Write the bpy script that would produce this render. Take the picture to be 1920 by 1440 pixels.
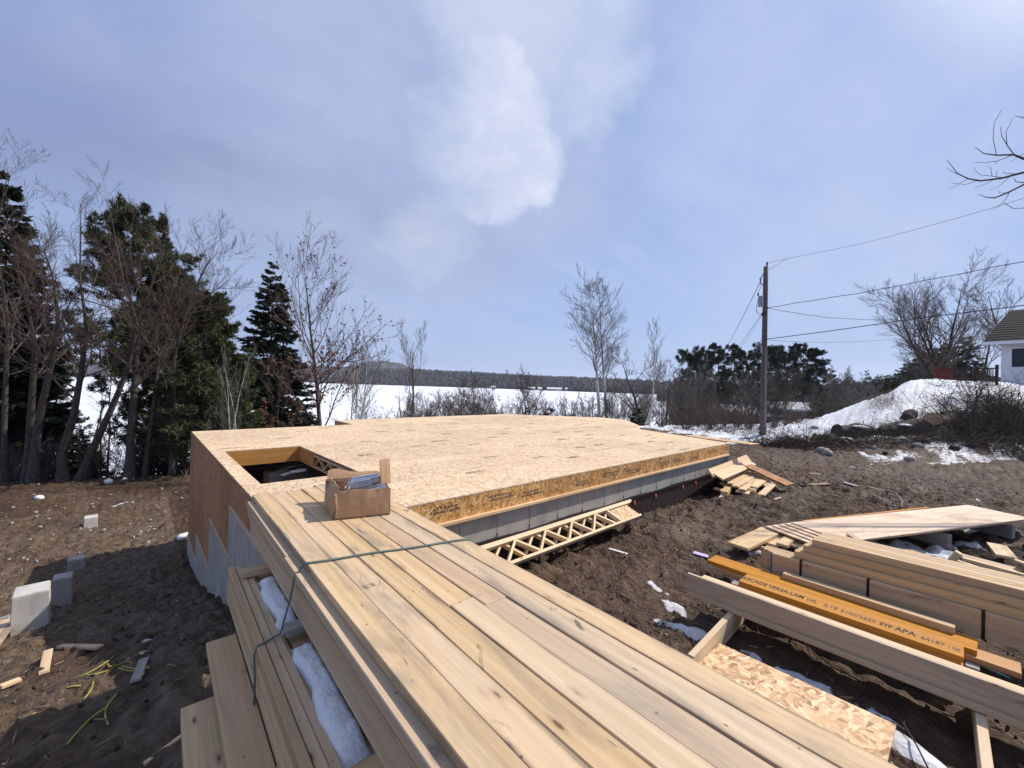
import bpy, bmesh, math, random
import numpy as np
from mathutils import Vector, Matrix

for o in list(bpy.data.objects): bpy.data.objects.remove(o)
scn = bpy.context.scene
col = scn.collection
random.seed(7)
R_ = math.radians

# ------------------------------------------------------------------ camera
H = 2.3                      # lens height above the yard
F = 764.0                    # focal length in pixels of a 1920 px wide picture
RM = np.array([[0.73931843, 0.02288657, 0.67296691],
               [-0.67285191, -0.01355385, 0.73965303],
               [0.02604941, -0.99964619, 0.00537866]])     # columns: right, down, forward
cam = bpy.data.cameras.new('camera'); camo = bpy.data.objects.new('camera', cam); col.objects.link(camo)
cam.sensor_width = 36; cam.lens = 36 * F / 1920; cam.clip_start = 0.05; cam.clip_end = 9000
m = Matrix.Identity(4)
for i in range(3):
    m[i][0] = RM[i][0]; m[i][1] = -RM[i][1]; m[i][2] = -RM[i][2]
m[0][3] = 0; m[1][3] = 0; m[2][3] = H
camo.matrix_world = m
scn.camera = camo

# ------------------------------------------------------------------ light
SUN_EL = 46.5
SUN_AZ = math.degrees(math.atan2(0.93, -0.37))      # clockwise from +Y
sd = Vector((math.sin(R_(SUN_AZ)) * math.cos(R_(SUN_EL)), math.cos(R_(SUN_AZ)) * math.cos(R_(SUN_EL)), math.sin(R_(SUN_EL))))
sl = bpy.data.lights.new('sun', 'SUN'); sl.energy = 4.3; sl.angle = R_(0.6); sl.color = (1.0, 0.945, 0.87)
so = bpy.data.objects.new('sun', sl); col.objects.link(so)
so.rotation_euler = sd.to_track_quat('Z', 'Y').to_euler(); so.location = (20, -10, 30)

world = bpy.data.worlds.new('World'); scn.world = world; world.use_nodes = True
wt = world.node_tree; wt.nodes.clear()
def N(t, kind, **kw):
    n = t.nodes.new(kind)
    for k, v in kw.items(): setattr(n, k, v)
    return n
def MATH(t, op, a, b=None, c=None, clamp=False):
    n = N(t, 'ShaderNodeMath', operation=op); n.use_clamp = clamp
    for i, v in enumerate((a, b, c)):
        if v is None: continue
        if isinstance(v, (int, float)): n.inputs[i].default_value = v
        else: t.links.new(v, n.inputs[i])
    return n.outputs[0]
def VM(t, op, a, b=None):
    n = N(t, 'ShaderNodeVectorMath', operation=op)
    for i, v in enumerate((a, b)):
        if v is None: continue
        if isinstance(v, (tuple, list)): n.inputs[i].default_value = v
        else: t.links.new(v, n.inputs[i])
    return n.outputs['Value'] if op in ('DOT_PRODUCT', 'LENGTH') else n.outputs[0]
def MIX(t, f, a, b, blend='MIX'):
    n = N(t, 'ShaderNodeMix', data_type='RGBA', blend_type=blend)
    for i, v in ((0, f), (6, a), (7, b)):
        if isinstance(v, (int, float)): n.inputs[i].default_value = v
        elif isinstance(v, (tuple, list)): n.inputs[i].default_value = (*v[:3], 1)
        else: t.links.new(v, n.inputs[i])
    return n.outputs[2]
def RAMP(t, f, stops):
    n = N(t, 'ShaderNodeValToRGB'); e = n.color_ramp.elements
    while len(e) < len(stops): e.new(0.5)
    for i, (p, c) in enumerate(stops):
        e[i].position = p; e[i].color = (*c, 1) if isinstance(c, (tuple, list)) else (c, c, c, 1)
    t.links.new(f, n.inputs[0]); return n.outputs[0]
def NOISE(t, vec, scale, detail=4, rough=0.55, dist=0.0, color=False):
    n = N(t, 'ShaderNodeTexNoise'); n.inputs['Scale'].default_value = scale; n.inputs['Detail'].default_value = detail
    n.inputs['Roughness'].default_value = rough; n.inputs['Distortion'].default_value = dist
    if vec is not None: t.links.new(vec, n.inputs['Vector'])
    return n.outputs['Color' if color else 'Fac']
def MAP(t, vec, scale=(1, 1, 1), rot=(0, 0, 0), loc=(0, 0, 0)):
    n = N(t, 'ShaderNodeMapping'); n.inputs['Scale'].default_value = scale; n.inputs['Rotation'].default_value = rot
    n.inputs['Location'].default_value = loc; t.links.new(vec, n.inputs['Vector']); return n.outputs[0]
def VOR(t, vec, scale, feature='F1', dim='3D', rnd=1.0):
    n = N(t, 'ShaderNodeTexVoronoi', feature=feature, voronoi_dimensions=dim); n.inputs['Scale'].default_value = scale
    n.inputs['Randomness'].default_value = rnd; t.links.new(vec, n.inputs['Vector']); return n
def SMOOTH(t, v, a, b):
    n = N(t, 'ShaderNodeMapRange', interpolation_type='SMOOTHSTEP'); n.inputs[1].default_value = a; n.inputs[2].default_value = b
    t.links.new(v, n.inputs[0]); return n.outputs[0]

def ray(px, py):
    v = np.array([px - 960.0, py - 720.0, F]); v /= np.linalg.norm(v); return RM @ v

sky = N(wt, 'ShaderNodeTexSky', sky_type='NISHITA'); sky.sun_disc = False
sky.sun_elevation = R_(SUN_EL); sky.sun_rotation = R_(SUN_AZ); sky.altitude = 300; sky.air_density = 1.0; sky.dust_density = 0.8; sky.ozone_density = 1.6
tc = N(wt, 'ShaderNodeTexCoord'); gd = tc.outputs['Generated']
sep = N(wt, 'ShaderNodeSeparateXYZ'); wt.links.new(gd, sep.inputs[0])
den = MATH(wt, 'ADD', MATH(wt, 'MAXIMUM', sep.outputs[2], 0.0), 0.22)
cx_ = MATH(wt, 'DIVIDE', sep.outputs[0], den); cy_ = MATH(wt, 'DIVIDE', sep.outputs[1], den)
cmb = N(wt, 'ShaderNodeCombineXYZ'); wt.links.new(cx_, cmb.inputs[0]); wt.links.new(cy_, cmb.inputs[1])
def blob(px, py, r0, r1, warp):
    """a cloud bank centred on a direction; r in radians"""
    d = ray(px, py); a = VM(wt, 'DOT_PRODUCT', warp, tuple(d))
    return SMOOTH(wt, a, math.cos(r0), math.cos(r1))
wn = NOISE(wt, MAP(wt, gd, (1, 1, 1.8)), 3.4, 6, 0.6, 0.0, True)
wv = VM(wt, 'NORMALIZE', VM(wt, 'ADD', gd, VM(wt, 'SCALE', VM(wt, 'SUBTRACT', wn, (0.5, 0.5, 0.5)))))
_sc = [n for n in wt.nodes if n.type == 'VECT_MATH' and n.operation == 'SCALE'][0]; _sc.inputs['Scale'].default_value = 0.36
n1 = NOISE(wt, MAP(wt, cmb.outputs[0], (0.5, 0.9, 1), (0, 0, 0.5)), 1.25, 7, 0.55, 0.5)
n2 = NOISE(wt, MAP(wt, cmb.outputs[0], (0.6, 1.3, 1), (0, 0, -0.3), (3, 1, 0)), 0.8, 5, 0.5, 0.3)
veil = SMOOTH(wt, n1, 0.34, 0.74)
grey = SMOOTH(wt, n2, 0.38, 0.66)
bankA = blob(520, 40, 0.80, 0.25, wv)       # broad grey-violet bank over the lake
bankL = blob(80, 380, 0.85, 0.2, wv)
def warp(scale, amp, det=7):
    return VM(wt, 'NORMALIZE', VM(wt, 'ADD', gd, VM(wt, 'MULTIPLY', VM(wt, 'SUBTRACT', NOISE(wt, gd, scale, det, 0.62, 0.0, True), (0.5, 0.5, 0.5)), (amp, amp, amp))))
wv2 = warp(8.0, 0.15, 9)
lob = None                                   # cumulus built of lobes: crisp outline, soft inside
for (px, py, r) in ((978, 300, .085), (955, 225, .085), (925, 345, .075), (1000, 335, .05), (880, 215, .13), (860, 300, .12), (770, 230, .17), (900, 165, .10), (700, 300, .15)):
    b1 = blob(px, py, r + .034, r - .03, wv2); lob = b1 if lob is None else MATH(wt, 'MAXIMUM', lob, b1)
RTv = tuple(RM[:, 0]); FWv = tuple(RM[:, 2])
side = MATH(wt, 'DIVIDE', VM(wt, 'DOT_PRODUCT', wv, RTv), MATH(wt, 'MAXIMUM', VM(wt, 'DOT_PRODUCT', wv, FWv), 0.05))
fade = MATH(wt, 'MULTIPLY', SMOOTH(wt, side, -0.34, 0.07), 1.0); broad = blob(770, 200, 0.55, 0.08, wv)
low = blob(820, 430, 0.16, 0.02, wv)
strk = blob(1010, 30, 0.26, 0.05, warp(4.0, .45)); strk2 = blob(1560, 180, .5, .1, warp(3.0, .5))
sk = sky.outputs[0]
c0 = MIX(wt, 0.82, sk, (2.75, 4.0, 7.4))
st1 = NOISE(wt, MAP(wt, cmb.outputs[0], (0.35, 1.5, 1), (0, 0, 0.75), (1.7, 0.4, 0)), 1.6, 7, 0.6, 0.6)
c1 = MIX(wt, MATH(wt, 'MULTIPLY', MATH(wt, 'MAXIMUM', veil, SMOOTH(wt, st1, 0.48, 0.76)), 0.55), c0, (5.0, 5.8, 8.2))
lm = MATH(wt, 'MULTIPLY', MATH(wt, 'MAXIMUM', bankL, MATH(wt, 'MULTIPLY', bankA, 0.95)), MATH(wt, 'MULTIPLY_ADD', grey, 0.55, 0.42))
c2 = MIX(wt, MATH(wt, 'MULTIPLY', lm, 0.92), c1, (2.35, 2.85, 4.8))
wisp = SMOOTH(wt, NOISE(wt, MAP(wt, gd, (1, 1, 1.6)), 4.5, 7, 0.62), 0.25, 0.7)
bm_ = MATH(wt, 'MULTIPLY', MATH(wt, 'MAXIMUM', MATH(wt, 'MAXIMUM', MATH(wt, 'MULTIPLY', lob, fade), MATH(wt, 'MULTIPLY', broad, 0.3)), MATH(wt, 'MAXIMUM', MATH(wt, 'MULTIPLY', low, 0.5), MATH(wt, 'MAXIMUM', MATH(wt, 'MULTIPLY', strk, 0.6), MATH(wt, 'MULTIPLY', strk2, 0.28)))), MATH(wt, 'MULTIPLY_ADD', wisp, 0.5, 0.5))
hzn = MATH(wt, 'MULTIPLY', MATH(wt, 'SUBTRACT', 1.0, SMOOTH(wt, sep.outputs[2], 0.0, 0.42)), 0.62)      # paler towards the horizon all round
c2 = MIX(wt, hzn, c2, (4.5, 5.75, 8.3))
c3 = MIX(wt, bm_, c2, (7.4, 7.8, 9.1))
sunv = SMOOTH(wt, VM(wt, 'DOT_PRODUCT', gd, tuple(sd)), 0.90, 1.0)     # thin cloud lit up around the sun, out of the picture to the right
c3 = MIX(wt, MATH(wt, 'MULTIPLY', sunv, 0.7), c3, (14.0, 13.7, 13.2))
bg = N(wt, 'ShaderNodeBackground'); bg.inputs[1].default_value = 0.092
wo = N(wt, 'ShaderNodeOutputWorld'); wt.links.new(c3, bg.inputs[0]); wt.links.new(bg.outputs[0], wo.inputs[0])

scn.view_settings.view_transform = 'Standard'; scn.view_settings.look = 'None'
scn.view_settings.exposure = 0.25; scn.view_settings.gamma = 1.0; scn.view_settings.use_curve_mapping = False
scn.render.engine = 'CYCLES'
scn.cycles.max_bounces = 6; scn.cycles.diffuse_bounces = 3; scn.cycles.glossy_bounces = 2

# ------------------------------------------------------------------ pixel helpers: direction from the photo, distance from what a thing touches
def P(px, py, z):
    d = ray(px, py); t = (z - H) / d[2]; return np.array([d[0] * t, d[1] * t, z])
def PD(px, py, depth):
    d = ray(px, py); t = depth / (d @ RM[:, 2]); return d * t + np.array([0, 0, H])
def PY(px, py, y):
    d = ray(px, py); t = y / d[1]; return d * t + np.array([0, 0, H])
def S(t):
    t = np.clip(t, 0, 1); return t * t * (3 - 2 * t)

# ------------------------------------------------------------------ numpy noise
_rng = np.random.RandomState(3)
_tab = _rng.rand(256, 256)
def vnoise(x, y):
    xi = np.floor(x).astype(int); yi = np.floor(y).astype(int); fx = x - xi; fy = y - yi
    fx = fx * fx * (3 - 2 * fx); fy = fy * fy * (3 - 2 * fy)
    a = _tab[xi & 255, yi & 255]; b = _tab[(xi + 1) & 255, yi & 255]; c = _tab[xi & 255, (yi + 1) & 255]; d = _tab[(xi + 1) & 255, (yi + 1) & 255]
    return a + (b - a) * fx + (c - a) * fy + (a - b - c + d) * fx * fy
def fbm(x, y, o=4, g=0.5):
    s = 0; a = 1; t = 0
    for i in range(o):
        s = s + a * vnoise(x + 17.3 * i, y + 9.1 * i); t += a; a *= g; x = x * 2.03; y = y * 2.03
    return s / t - 0.5

# ------------------------------------------------------------------ terrain
D = 0.936                   # top of the subfloor
def foot(x, y):
    dx, dy = x - 15.6, y - 3.7
    return dx * 0.477 + dy * 0.88, dx * 0.88 - dy * 0.477      # t behind the snow edge, s along it
def wco(x, y): return y + 0.35 * np.minimum(x, 40) + 0.1 * np.maximum(x - 40, 0)      # distance towards the lake
def ground(x, y, detail=True):
    x = np.asarray(x, float); y = np.asarray(y, float)
    w = wco(x, y)
    zr = -6.9 * S((w - 18) / 46)
    zl = -2.08 * S((y - 2.4) / 10.4) - 5.0 * S((w - 23.5) / 17)
    k = np.where(y < 4.15, S((x - 0.1 - 0.25 * np.clip(y - 1, 0, 3)) / 0.9), np.where(y < 13.3, S((x - 1.02) / 0.1), S((x - 1.5) / 16)))
    z = zl * (1 - k) + zr * k
    # spoil crest along the trees
    z = z + 0.22 * np.exp(-((w - 22.5) / 1.3) ** 2) * (1 - S((x - 3) / 3))
    t, s = foot(x, y)
    z = z + 3.3 * S((s - 4.0) / 14) * S((t + 0.5) / 7.0) * (1 - S((y - 12) / 14)) * (1 - S((t - 5.8 - 0.55 * np.maximum(s - 15, 0)) / 4.5))
    z = z + 0.25 * S((t + 0.3) / 1.2) * (1 - S((t - 1.4) / 3)) * S((x - 13) / 3)
    # trench along the foundation
    z = z - 0.16 * S((y - 3.55) / 0.35) * (y < 4.6) * S((x - 1.6) / 0.6) * (1 - S((x - 11.9) / 0.6))
    # inside the foundation
    ins = (x > 1.08) & (x < 11.5) & (y > 4.22) & (y < 13.3)
    z = np.where(ins, 0.06 + 0.1 * S((y - 10) / 3), z)
    if detail:
        near = 1 - S((np.hypot(x, y) - 24) / 20)
        amp = np.where(ins, 0.4, 1.0) * (1 - 0.55 * np.exp(-((x - 4.6) / 1.6) ** 4 - ((y - 0.8) / 1.5) ** 4))
        z = z + amp * near * (0.11 * fbm(x * 0.9, y * 0.9, 3) + 0.14 * fbm(x * 3.1 + 5, y * 3.1, 3) - 0.09 * np.abs(fbm(x * 1.7 + 2, y * 1.5, 3)) + 0.15 * np.abs(fbm(x * 4.6, y * 4.6 + 40, 4)) * 2 + 0.06 * fbm(x * 13, y * 11 + 3, 2) + 0.05 * np.maximum(fbm(x * 8 + 9, y * 8, 2), 0) - 0.06)
        # wheel ruts that curve across the yard
        for ox in (0.0, 1.7):
            c = y + 0.28 * (x - 9) - 0.02 * (x - 9) ** 2 - 0.4 + ox
            rut = np.exp(-(c / 0.16) ** 2)
            z = z - 0.07 * rut * S((x - 6.5) / 1.5) * (1 - S((x - 20) / 3)) * (0.6 + vnoise(x * 2, y * 2))
        z = z + (1 - near) * 0.5 * fbm(x * 0.15, y * 0.15, 3) * (1 - S((w - 45) / 20))
    return z
def gz(x, y): return float(ground(np.array([x]), np.array([y]))[0])

_sb = []   # snow patches: centre, half length, half width, direction
for (px, py, a, b, ang) in ((1296, 1180, .46, .18, 100), (1262, 1135, .42, .15, 80), (1235, 1105, .30, .10, 70), (1350, 1105, .3, .08, 100), (1335, 1190, .16, .1, 20), (1490, 1265, .42, .13, 95), (1560, 1300, .35, .12, 95), (1420, 1232, .25, .10, 80), (1650, 1370, .35, .12, 90),
                           (1740, 1425, .3, .12, 90), (1640, 1340, .25, .10, 90), (1700, 1030, 1.0, .55, -30), (1790, 1020, .8, .35, -30), (1600, 1045, .5, .3, 0), (1420, 1040, .3, .1, 120), (1840, 985, 1.0, .18, -20), (1820, 935, .5, .06, -30),
                           (1450, 905, .45, .10, 30), (1410, 912, .5, .08, 0), (1520, 905, .6, .07, -20), (1350, 930, .3, .06, 0), (1705, 905, .4, .06, -28)):
    c = P(px, py, 0.0); _sb.append((c[0], c[1], a * .9, b * .8, math.radians(ang)))
for (px, py, a, b, ang) in ((250, 935, 1.0, .2, -10), (280, 1430, .35, .1, 20)):
    c = P(px, py, -1.95); _sb.append((c[0], c[1], a * .8, b * .5, math.radians(ang)))
def snowmask(x, y):
    w = wco(x, y)
    n = fbm(x * 0.35, y * 0.35, 4); n2 = fbm(x * 1.7 + 3, y * 1.7, 4)
    m_ = S((w - 24.5 + 5 * n) / 3) * np.where((x > 3) | (y > 20), 1, 0) * (1 - 0.42 * S((x - 14) / 10) * (1 - S((x - 75) / 20)) * S((n2 + 0.25) / 0.3))
    t, s = foot(x, y)
    band = S((t + 0.55 + 1.6 * n2 + 0.8 * n + 0.03 * s) / 0.5) * S((s - 0.5 + 3 * n2) / 3.5) * S((x - 14) / 2)
    m_ = np.maximum(m_, band * (0.88 + 0.7 * n2 - 0.85 * np.exp(-((t - 1.6) / 2.2) ** 2) * np.clip(0.62 + n2 * 3.4, 0, 1.2)))
    m_ = np.maximum(m_, S((x - 30) / 10) * 0.9)
    for (cx, cy, a, b, g) in _sb:
        dx, dy = x - cx, y - cy; u = dx * math.cos(g) + dy * math.sin(g); v = -dx * math.sin(g) + dy * math.cos(g)
        m_ = np.maximum(m_, 0.85 * np.clip(1.35 - np.sqrt((u / a) ** 2 + (v / b) ** 2), 0, 1) + 1.5 * n2 * (np.abs(u) < 2 * a) * (np.abs(v) < 2.2 * b))
    return np.clip(m_, 0, 1)

# ------------------------------------------------------------------ mesh helpers
def mesh_np(name, v, f, smooth=False):
    """v (n,3), f (m,k) uniform polygons"""
    me = bpy.data.meshes.new(name); v = np.asarray(v, np.float32); f = np.asarray(f, np.int32)
    k = f.shape[1]
    me.vertices.add(len(v)); me.vertices.foreach_set('co', v.ravel())
    me.loops.add(f.size); me.loops.foreach_set('vertex_index', f.ravel())
    me.polygons.add(len(f)); me.polygons.foreach_set('loop_start', np.arange(0, f.size, k, dtype=np.int32)); me.polygons.foreach_set('loop_total', np.full(len(f), k, np.int32))
    if smooth: me.polygons.foreach_set('use_smooth', np.ones(len(f), bool))
    me.update(); me.validate(); return me
def obj(name, me, mat=None, parent=None, mw=None):
    o = bpy.data.objects.new(name, me); col.objects.link(o)
    if mat is not None and me is not None and not me.materials: me.materials.append(mat)
    if parent is not None: o.parent = parent
    if mw is not None: o.matrix_local = mw
    return o
def tag(o, label=None, cat=None, group=None, kind=None):
    if label: o['label'] = label
    if cat: o['category'] = cat
    if group: o['group'] = group
    if kind: o['kind'] = kind
    return o
def empty(name, loc=(0, 0, 0), rz=0.0):
    o = bpy.data.objects.new(name, None); col.objects.link(o); o.location = loc; o.rotation_euler = (0, 0, rz); o.empty_display_size = 0.2
    return o
def box_me(sx, sy, sz, bev=0.0, name='board'):
    bm = bmesh.new(); bmesh.ops.create_cube(bm, size=1.0)
    bmesh.ops.scale(bm, vec=(sx, sy, sz), verts=bm.verts)
    if bev > 0: bmesh.ops.bevel(bm, geom=list(bm.edges), offset=bev, segments=1, affect='EDGES', profile=0.5)
    me = bpy.data.meshes.new(name); bm.to_mesh(me); bm.free(); return me
class MB:
    """collects boxes, bars and tubes into one mesh"""
    def __init__(s): s.v = []; s.f = []; s.n = 0
    def add(s, v, f):
        s.v.append(np.asarray(v, float)); s.f += [tuple(i + s.n for i in q) for q in f]; s.n += len(v)
    def box(s, lo, hi):
        x0, y0, z0 = lo; x1, y1, z1 = hi
        s.add([(x0, y0, z0), (x1, y0, z0), (x1, y1, z0), (x0, y1, z0), (x0, y0, z1), (x1, y0, z1), (x1, y1, z1), (x0, y1, z1)],
              [(0, 3, 2, 1), (4, 5, 6, 7), (0, 1, 5, 4), (1, 2, 6, 5), (2, 3, 7, 6), (3, 0, 4, 7)])
        return s
    def bar(s, a, b, w, t, up=(0, 0, 1)):
        a = np.array(a, float); b = np.array(b, float); d = b - a; d /= np.linalg.norm(d); u = np.array(up, float)
        sd_ = np.cross(u, d); sd_ /= np.linalg.norm(sd_); u = np.cross(d, sd_)
        q = []
        for e in (a, b):
            for (i, j) in ((-1, -1), (1, -1), (1, 1), (-1, 1)): q.append(e + sd_ * i * w / 2 + u * j * t / 2)
        s.add(q, [(0, 3, 2, 1), (4, 5, 6, 7), (0, 1, 5, 4), (1, 2, 6, 5), (2, 3, 7, 6), (3, 0, 4, 7)]); return s
    def prism(s, poly, z0, z1):
        n = len(poly); v = [(p[0], p[1], z0) for p in poly] + [(p[0], p[1], z1) for p in poly]
        s.add(v, [tuple(range(n - 1, -1, -1)), tuple(range(n, 2 * n))] + [(i, (i + 1) % n, n + (i + 1) % n, n + i) for i in range(n)]); return s
    def tube(s, pts, r, k=6, caps=True):
        pts = np.array(pts, float); n = len(pts); r = np.full(n, r) if np.isscalar(r) else np.array(r, float)
        q = []; ref = None
        for i in range(n):
            d = pts[min(i + 1, n - 1)] - pts[max(i - 1, 0)]; d /= np.linalg.norm(d) + 1e-9
            if ref is None:
                ref = np.cross(d, (0, 0, 1)); 
                if np.linalg.norm(ref) < 1e-3: ref = np.cross(d, (0, 1, 0))
            ref = ref - d * (ref @ d); ref /= np.linalg.norm(ref); b = np.cross(d, ref)
            for j in range(k):
                a = 2 * math.pi * j / k; q.append(pts[i] + r[i] * (math.cos(a) * ref + math.sin(a) * b))
        f = [(i * k + j, i * k + (j + 1) % k, (i + 1) * k + (j + 1) % k, (i + 1) * k + j) for i in range(n - 1) for j in range(k)]
        if caps: f += [tuple(range(k - 1, -1, -1)), tuple(range((n - 1) * k, n * k))]
        s.add(q, f); return s
    def build(s, name, mat=None, parent=None, smooth=False):
        me = bpy.data.meshes.new(name); me.from_pydata([tuple(p) for p in np.concatenate(s.v)], [], s.f)
        if smooth:
            for p in me.polygons: p.use_smooth = True
        me.update(); return obj(name, me, mat, parent)
def frame(a, b, up=(0, 0, 1)):
    a = Vector(a); b = Vector(b); x = (b - a).normalized(); u = Vector(up)
    y = u.cross(x).normalized(); z = x.cross(y); mm = Matrix.Identity(4)
    for i in range(3): mm[i][0] = x[i]; mm[i][1] = y[i]; mm[i][2] = z[i]; mm[i][3] = (a[i] + b[i]) / 2
    return mm, (b - a).length
def board(name, a, b, w, t, mat, up=(0, 0, 1), bev=0.003, parent=None):
    """a, b: centres of the two ends; w across, t along up"""
    mm, L = frame(a, b, up); o = obj(name, box_me(L, w, t, bev), mat, parent); o.matrix_local = mm; return o
def board_px(name, A, B, w, t, mat, tilt=0.0, **kw):
    """A, B: (px, py, z) of the top-face middle of each end"""
    a = P(*A); b = P(*B); d = Vector(b - a).normalized(); sdv = Vector((0, 0, 1)).cross(d).normalized(); u = d.cross(sdv)
    u = (Matrix.Rotation(tilt, 3, d) @ u)
    return board(name, Vector(a) - u * t / 2, Vector(b) - u * t / 2, w, t, mat, up=u, **kw)

# ------------------------------------------------------------------ materials
def mat(name):
    mt = bpy.data.materials.new(name); mt.use_nodes = True; t = mt.node_tree
    b = t.nodes['Principled BSDF']; b.inputs['Roughness'].default_value = 0.8
    b.inputs['Specular IOR Level'].default_value = 0.3
    return mt, t, b
def BUMP(t, b, h, strength=0.3, dist=0.01):
    n = N(t, 'ShaderNodeBump'); n.inputs['Strength'].default_value = strength; n.inputs['Distance'].default_value = dist
    t.links.new(h, n.inputs['Height']); t.links.new(n.outputs[0], b.inputs['Normal'])
def plain(name, c, rough=0.7, metal=0.0, var=0.12, scale=8, bump=0.0):
    mt, t, b = mat(name); tc_ = N(t, 'ShaderNodeTexCoord'); n = NOISE(t, tc_.outputs['Object'], scale, 4)
    lo = tuple(x * (1 - var * 2) for x in c); hi = tuple(min(1, x * (1 + var)) for x in c)
    t.links.new(RAMP(t, n, [(0.25, lo), (0.75, hi)]), b.inputs['Base Color'])
    b.inputs['Roughness'].default_value = rough; b.inputs['Metallic'].default_value = metal
    if bump: BUMP(t, b, n, bump, 0.02)
    return mt
def objvec(t, spread=37.0):
    tc_ = N(t, 'ShaderNodeTexCoord'); oi = N(t, 'ShaderNodeObjectInfo')
    c = N(t, 'ShaderNodeCombineXYZ')
    for i, k in enumerate((spread, spread * 0.61, spread * 0.37)): t.links.new(MATH(t, 'MULTIPLY', oi.outputs['Random'], k), c.inputs[i])
    return VM(t, 'ADD', tc_.outputs['Object'], c.outputs[0]), oi.outputs['Random'], tc_.outputs['Object']
def wood(name, light, dark, stain=(0.16, 0.14, 0.12), stain_amt=0.25, pink=0.3, knots=True, pinkc=(0.44, 0.26, 0.17), edge=0.0):
    mt, t, b = mat(name); v, rnd, ob = objvec(t)
    warp = NOISE(t, MAP(t, v, (0.8, 6, 6)), 1.0, 2, 0.5, 0, True)
    vv = VM(t, 'ADD', v, VM(t, 'MULTIPLY', VM(t, 'SUBTRACT', warp, (.5, .5, .5)), (0.0, 0.05, 0.05)))
    rings = NOISE(t, MAP(t, vv, (0.5, 26, 26)), 1.0, 3, 0.6)
    fine = NOISE(t, MAP(t, vv, (4, 190, 190)), 1.0, 3, 0.6)
    g = MATH(t, 'ADD', MATH(t, 'MULTIPLY', rings, 0.7), MATH(t, 'MULTIPLY', fine, 0.3))
    base = RAMP(t, g, [(0.34, dark), (0.5, tuple((a + c) / 2 for a, c in zip(light, dark))), (0.64, light)])
    pk = MATH(t, 'MULTIPLY', SMOOTH(t, MATH(t, 'FRACT', MATH(t, 'MULTIPLY', rnd, 7.31)), 0.62, 0.9), pink)
    base = MIX(t, pk, base, pinkc)
    hv = N(t, 'ShaderNodeHueSaturation'); t.links.new(base, hv.inputs['Color'])
    t.links.new(MATH(t, 'MULTIPLY_ADD', MATH(t, 'FRACT', MATH(t, 'MULTIPLY', rnd, 3.7)), 0.12, 0.93), hv.inputs['Value'])
    t.links.new(MATH(t, 'MULTIPLY_ADD', MATH(t, 'FRACT', MATH(t, 'MULTIPLY', rnd, 5.9)), 0.24, 0.88), hv.inputs['Saturation'])
    base = hv.outputs[0]
    if stain_amt:
        st = NOISE(t, MAP(t, v, (1.1, 4.2, 4.2)), 1.0, 5, 0.62, 0.6)
        base = MIX(t, MATH(t, 'MULTIPLY', SMOOTH(t, st, 0.5, 0.72), stain_amt), base, stain)
        st2 = NOISE(t, MAP(t, v, (3.0, 9.0, 9.0)), 1.0, 4, 0.65, 1.2)
        base = MIX(t, MATH(t, 'MULTIPLY', SMOOTH(t, st2, 0.62, 0.74), stain_amt * 1.6), base, tuple(x * 0.7 for x in stain))
    if knots:
        kv = VOR(t, MAP(t, v, (3.4, 11.0, 11.0)), 1.0)
        sel = SMOOTH(t, N_sep(t, kv.outputs['Color'])[0], 0.46, 0.48)
        kd = MATH(t, 'ADD', kv.outputs['Distance'], MATH(t, 'MULTIPLY', MATH(t, 'SUBTRACT', sel, 1.0), -1.0))
        base = MIX(t, MATH(t, 'MULTIPLY', MATH(t, 'SUBTRACT', 1.0, SMOOTH(t, kd, 0.03, 0.24)), 0.5), base, (0.27, 0.13, 0.06))
        base = MIX(t, MATH(t, 'MULTIPLY', MATH(t, 'SUBTRACT', 1.0, SMOOTH(t, kd, 0.055, 0.10)), 0.8), base, (0.10, 0.05, 0.026))
        if edge:
            ay = MATH(t, 'ABSOLUTE', sepx(t, ob)[1]); en = NOISE(t, MAP(t, v, (2.2, 5, 5)), 1.0, 5, 0.65)
            ek = MATH(t, 'MULTIPLY', SMOOTH(t, MATH(t, 'ADD', ay, MATH(t, 'MULTIPLY', en, 0.06)), edge + 0.026, edge + 0.042), SMOOTH(t, NOISE(t, MAP(t, v, (1.3, 2, 2)), 1.0, 3), 0.42, 0.62))
            base = MIX(t, MATH(t, 'MULTIPLY', ek, 0.65), base, (0.15, 0.105, 0.07))
            sun_ = NOISE(t, MAP(t, v, (1.6, 3, 3)), 1.0, 3, 0.5); base = MIX(t, MATH(t, 'MULTIPLY', SMOOTH(t, sun_, 0.5, 0.75), 0.25), base, (0.42, 0.37, 0.30))
        sp = VOR(t, MAP(t, v, (16, 26, 26)), 1.0); ss = SMOOTH(t, N_sep(t, sp.outputs['Color'])[1], 0.86, 0.88)
        base = MIX(t, MATH(t, 'MULTIPLY', MATH(t, 'MULTIPLY', ss, MATH(t, 'SUBTRACT', 1.0, SMOOTH(t, sp.outputs['Distance'], 0.07, 0.13))), 0.75), base, (0.07, 0.045, 0.03))
        str_ = NOISE(t, MAP(t, v, (0.7, 30, 30)), 1.0, 5, 0.7); base = MIX(t, MATH(t, 'MULTIPLY', SMOOTH(t, str_, 0.60, 0.78), 0.35), base, tuple(x * 0.6 for x in dark))
    t.links.new(base, b.inputs['Base Color']); b.inputs['Roughness'].default_value = 0.72
    BUMP(t, b, g, 0.25, 0.004)
    return mt
def sepx(t, v):
    s_ = N(t, 'ShaderNodeSeparateXYZ'); t.links.new(v, s_.inputs[0]); return s_.outputs
def N_sep(t, c):
    s_ = N(t, 'ShaderNodeSeparateColor'); t.links.new(c, s_.inputs[0]); return s_.outputs
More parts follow.
